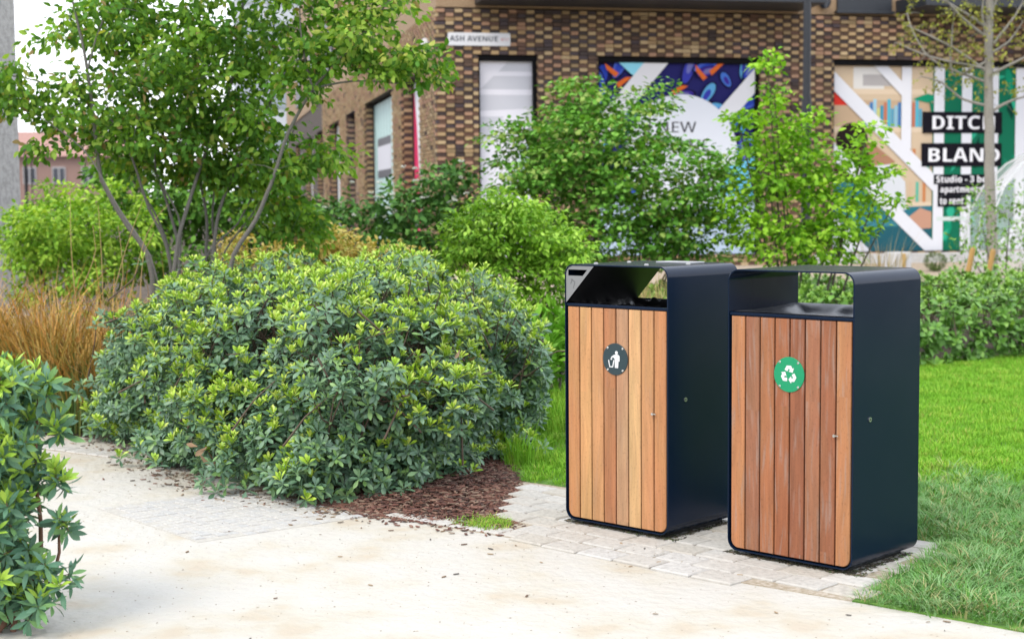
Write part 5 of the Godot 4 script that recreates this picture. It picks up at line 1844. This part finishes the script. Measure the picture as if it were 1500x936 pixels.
	for k in 900:
		var d := rnd_dir()
		bx.append(leaf_at(Vector3(0, 0.18, 0) + d * Vector3(0.2, 0.16, 0.2) * rng.randf_range(0.75, 1.0), d + rnd_dir() * 0.6, d + Vector3.UP, 1.0))
		bc.append([Color(0.10, 0.17, 0.03), Color(0.14, 0.21, 0.04), Color(0.07, 0.12, 0.025)][rng.randi() % 3])
	stuff("foliage", tiny, leafy(Color(1, 1, 1), 0.6, 0.3), bush, bx, bc)
	# leaning wooden stakes
	for q in [[1408, 1425, 415, 370], [1440, 1455, 420, 372]]:
		var a := at_depth(q[0], q[2], 19.6)
		var b := at_depth(q[1], q[3], 19.6)
		a.y = terrain(0, a.z) - 0.02
		var s := thing("wooden_stake", "short leaning golden wooden stake by the young tree", "stake", a, 0.0, "stakes by the young tree")
		g = Geo.new()
		g.rod(Vector3.ZERO, (b - a) * 1.05, 0.035, 10)
		part("shaft", g.mesh(), mat(Color(0.42, 0.25, 0.08), 0.8), s)
		g = Geo.new()
		g.tube([(b - a) * 1.051, (b - a) * 1.09], [0.035, 0.02], 10)
		g.cap((b - a) * 1.09, (b - a).normalized(), 0.02, 10)
		part("tip", g.mesh(), mat(Color(0.46, 0.29, 0.11), 0.8), s)
	# bark chips
	var chips := thing("bark_chips", "red brown bark chips spread beside the big shrub", "mulch")
	chips.set_meta("kind", "stuff")
	var chip := Geo.new()
	chip.slab(PackedVector2Array([Vector2(-0.016, -0.004), Vector2(0.012, -0.0055), Vector2(0.018, 0.001), Vector2(0.004, 0.006), Vector2(-0.014, 0.004)]), -0.002, 0.002, 0.001)
	var cm := chip.mesh()
	var xs := []
	var cs := []
	var reds := [Color(0.20, 0.14, 0.10), Color(0.055, 0.032, 0.024), Color(0.128, 0.053, 0.038), Color(0.093, 0.036, 0.025), Color(0.170, 0.081, 0.060), Color(0.221, 0.128, 0.093), Color(0.068, 0.030, 0.024), Color(0.145, 0.064, 0.043)]
	for k in 14000:
		var p := Vector2(rng.randf_range(-1.0, 0.05), rng.randf_range(-9.4, -6.75))
		var d := poly_distance(p, mulch)
		if d > 0.0 and rng.randf() > exp(-d / 0.035) * 0.7:
			continue
		var hill := 0.035 * clampf(-d / 0.25, 0, 1)
		xs.append(Transform3D(Basis.from_euler(Vector3(rng.randf_range(-0.5, 0.5) - PI / 2, rng.randf_range(0, TAU), rng.randf_range(-0.5, 0.5))).scaled(Vector3(rng.randf_range(0.35, 1.5), rng.randf_range(0.5, 1.3), 1.0)), Vector3(p.x, 0.006 + hill * rng.randf(), p.y)))
		cs.append(reds[rng.randi() % 8])
	stuff("chips", cm, tinted(0.9), chips, xs, cs)
	# fallen bits on the path
	var litter := thing("leaf_litter", "dark crumbs and dry leaf bits scattered over the path", "litter")
	litter.set_meta("kind", "stuff")
	xs = []
	cs = []
	for k in 1500:
		var p := Vector2(rng.randf_range(-3.2, 2.2), rng.randf_range(-9.8, -4.6))
		var near := 1e9
		for i in 8:
			near = minf(near, Geometry2D.get_closest_point_to_segment(p, path_edge[i], path_edge[i + 1]).distance_to(p))
		if rng.randf() > exp(-near / 0.22) * 0.8 + 0.03:
			continue
		if Geometry2D.is_point_in_polygon(p, pad) and rng.randf() < 0.6:
			continue
		if Geometry2D.is_point_in_polygon(p, lawn):
			continue
		xs.append(Transform3D(Basis.from_euler(Vector3(-PI / 2 + rng.randf_range(-0.2, 0.2), rng.randf_range(0, TAU), 0)).scaled(Vector3.ONE * rng.randf_range(0.25, 0.95)), Vector3(p.x, 0.004 + (0.01 if Geometry2D.is_point_in_polygon(p, pad) else 0.0), p.y)))
		cs.append([Color(0.12, 0.07, 0.045), Color(0.2, 0.14, 0.09), Color(0.30, 0.22, 0.14), Color(0.10, 0.09, 0.08)][rng.randi() % 4])
	for k in 1500:
		var line := [[Vector2(-2.75, -9.75), Vector2(-1.85, -8.25)], [Vector2(-1.85, -8.25), Vector2(-0.98, -7.45)], [Vector2(-0.98, -7.45), Vector2(-0.55, -7.3)]]
		var e: Array = line[k % 3]
		var dir: Vector2 = (e[1] - e[0]).normalized()
		var at: Vector2 = e[0].lerp(e[1], rng.randf()) + Vector2(-dir.y, dir.x) * (rng.randfn(0.0, 0.12) - 0.05)
		xs.append(Transform3D(Basis.from_euler(Vector3(-PI / 2 + rng.randf_range(-0.3, 0.3), rng.randf_range(0, TAU), 0)).scaled(Vector3.ONE * rng.randf_range(0.2, 1.1)), Vector3(at.x, 0.005, at.y)))
		cs.append([Color(0.12, 0.08, 0.055), Color(0.20, 0.145, 0.10), Color(0.28, 0.21, 0.14), Color(0.08, 0.06, 0.045), Color(0.17, 0.085, 0.06)][rng.randi() % 5])
	for base in [Vector2(1.135, -6.128), Vector2(0.467, -6.794)]:
		var along := Vector2(cos(BIN_YAW), -sin(BIN_YAW))
		var inward := Vector2(-sin(BIN_YAW), -cos(BIN_YAW))
		for k in 900:
			var a := rng.randf_range(-0.33, 0.34)
			var deep := absf(rng.randfn(0.0, 0.05)) * (1.0 if rng.randf() < 0.5 else -0.25) + 0.03
			var at: Vector2 = base + along * a + inward * deep
			if k % 3 == 0:
				at = base + along * (0.304 - deep) + inward * rng.randf_range(0.0, 0.52)
			xs.append(Transform3D(Basis.from_euler(Vector3(-PI / 2 + rng.randf_range(-0.4, 0.4), rng.randf_range(0, TAU), 0)).scaled(Vector3.ONE * rng.randf_range(0.2, 0.7)), Vector3(at.x, 0.0145, at.y)))
			cs.append([Color(0.03, 0.025, 0.018), Color(0.06, 0.05, 0.03), Color(0.05, 0.07, 0.02), Color(0.12, 0.09, 0.06)][rng.randi() % 4])
	stuff("bits", cm, tinted(0.9), litter, xs, cs)
	# pebbles in the grit
	var grit := thing("loose_grit", "fine pale grit lying loose on the sandy path", "gravel")
	grit.set_meta("kind", "stuff")
	var pebble := SphereMesh.new()
	pebble.radius = 1.0
	pebble.height = 1.2
	pebble.radial_segments = 6
	pebble.rings = 3
	xs = []
	cs = []
	for k in 3000:
		var p := Vector2(rng.randf_range(-3.0, 2.2), rng.randf_range(-9.6, -4.8))
		if Geometry2D.is_point_in_polygon(p, lawn) or Geometry2D.is_point_in_polygon(p, mulch):
			continue
		var s := rng.randf_range(0.0012, 0.0034)
		xs.append(Transform3D(Basis.from_scale(Vector3(s * rng.randf_range(0.8, 1.6), s, s)), Vector3(p.x, s * 0.3 + (0.012 if Geometry2D.is_point_in_polygon(p, pad) else 0.0), p.y)))
		cs.append([Color(0.40, 0.36, 0.30), Color(0.33, 0.29, 0.23), Color(0.43, 0.41, 0.38), Color(0.26, 0.23, 0.19)][rng.randi() % 4])
	stuff("grit", pebble, tinted(0.9), grit, xs, cs)
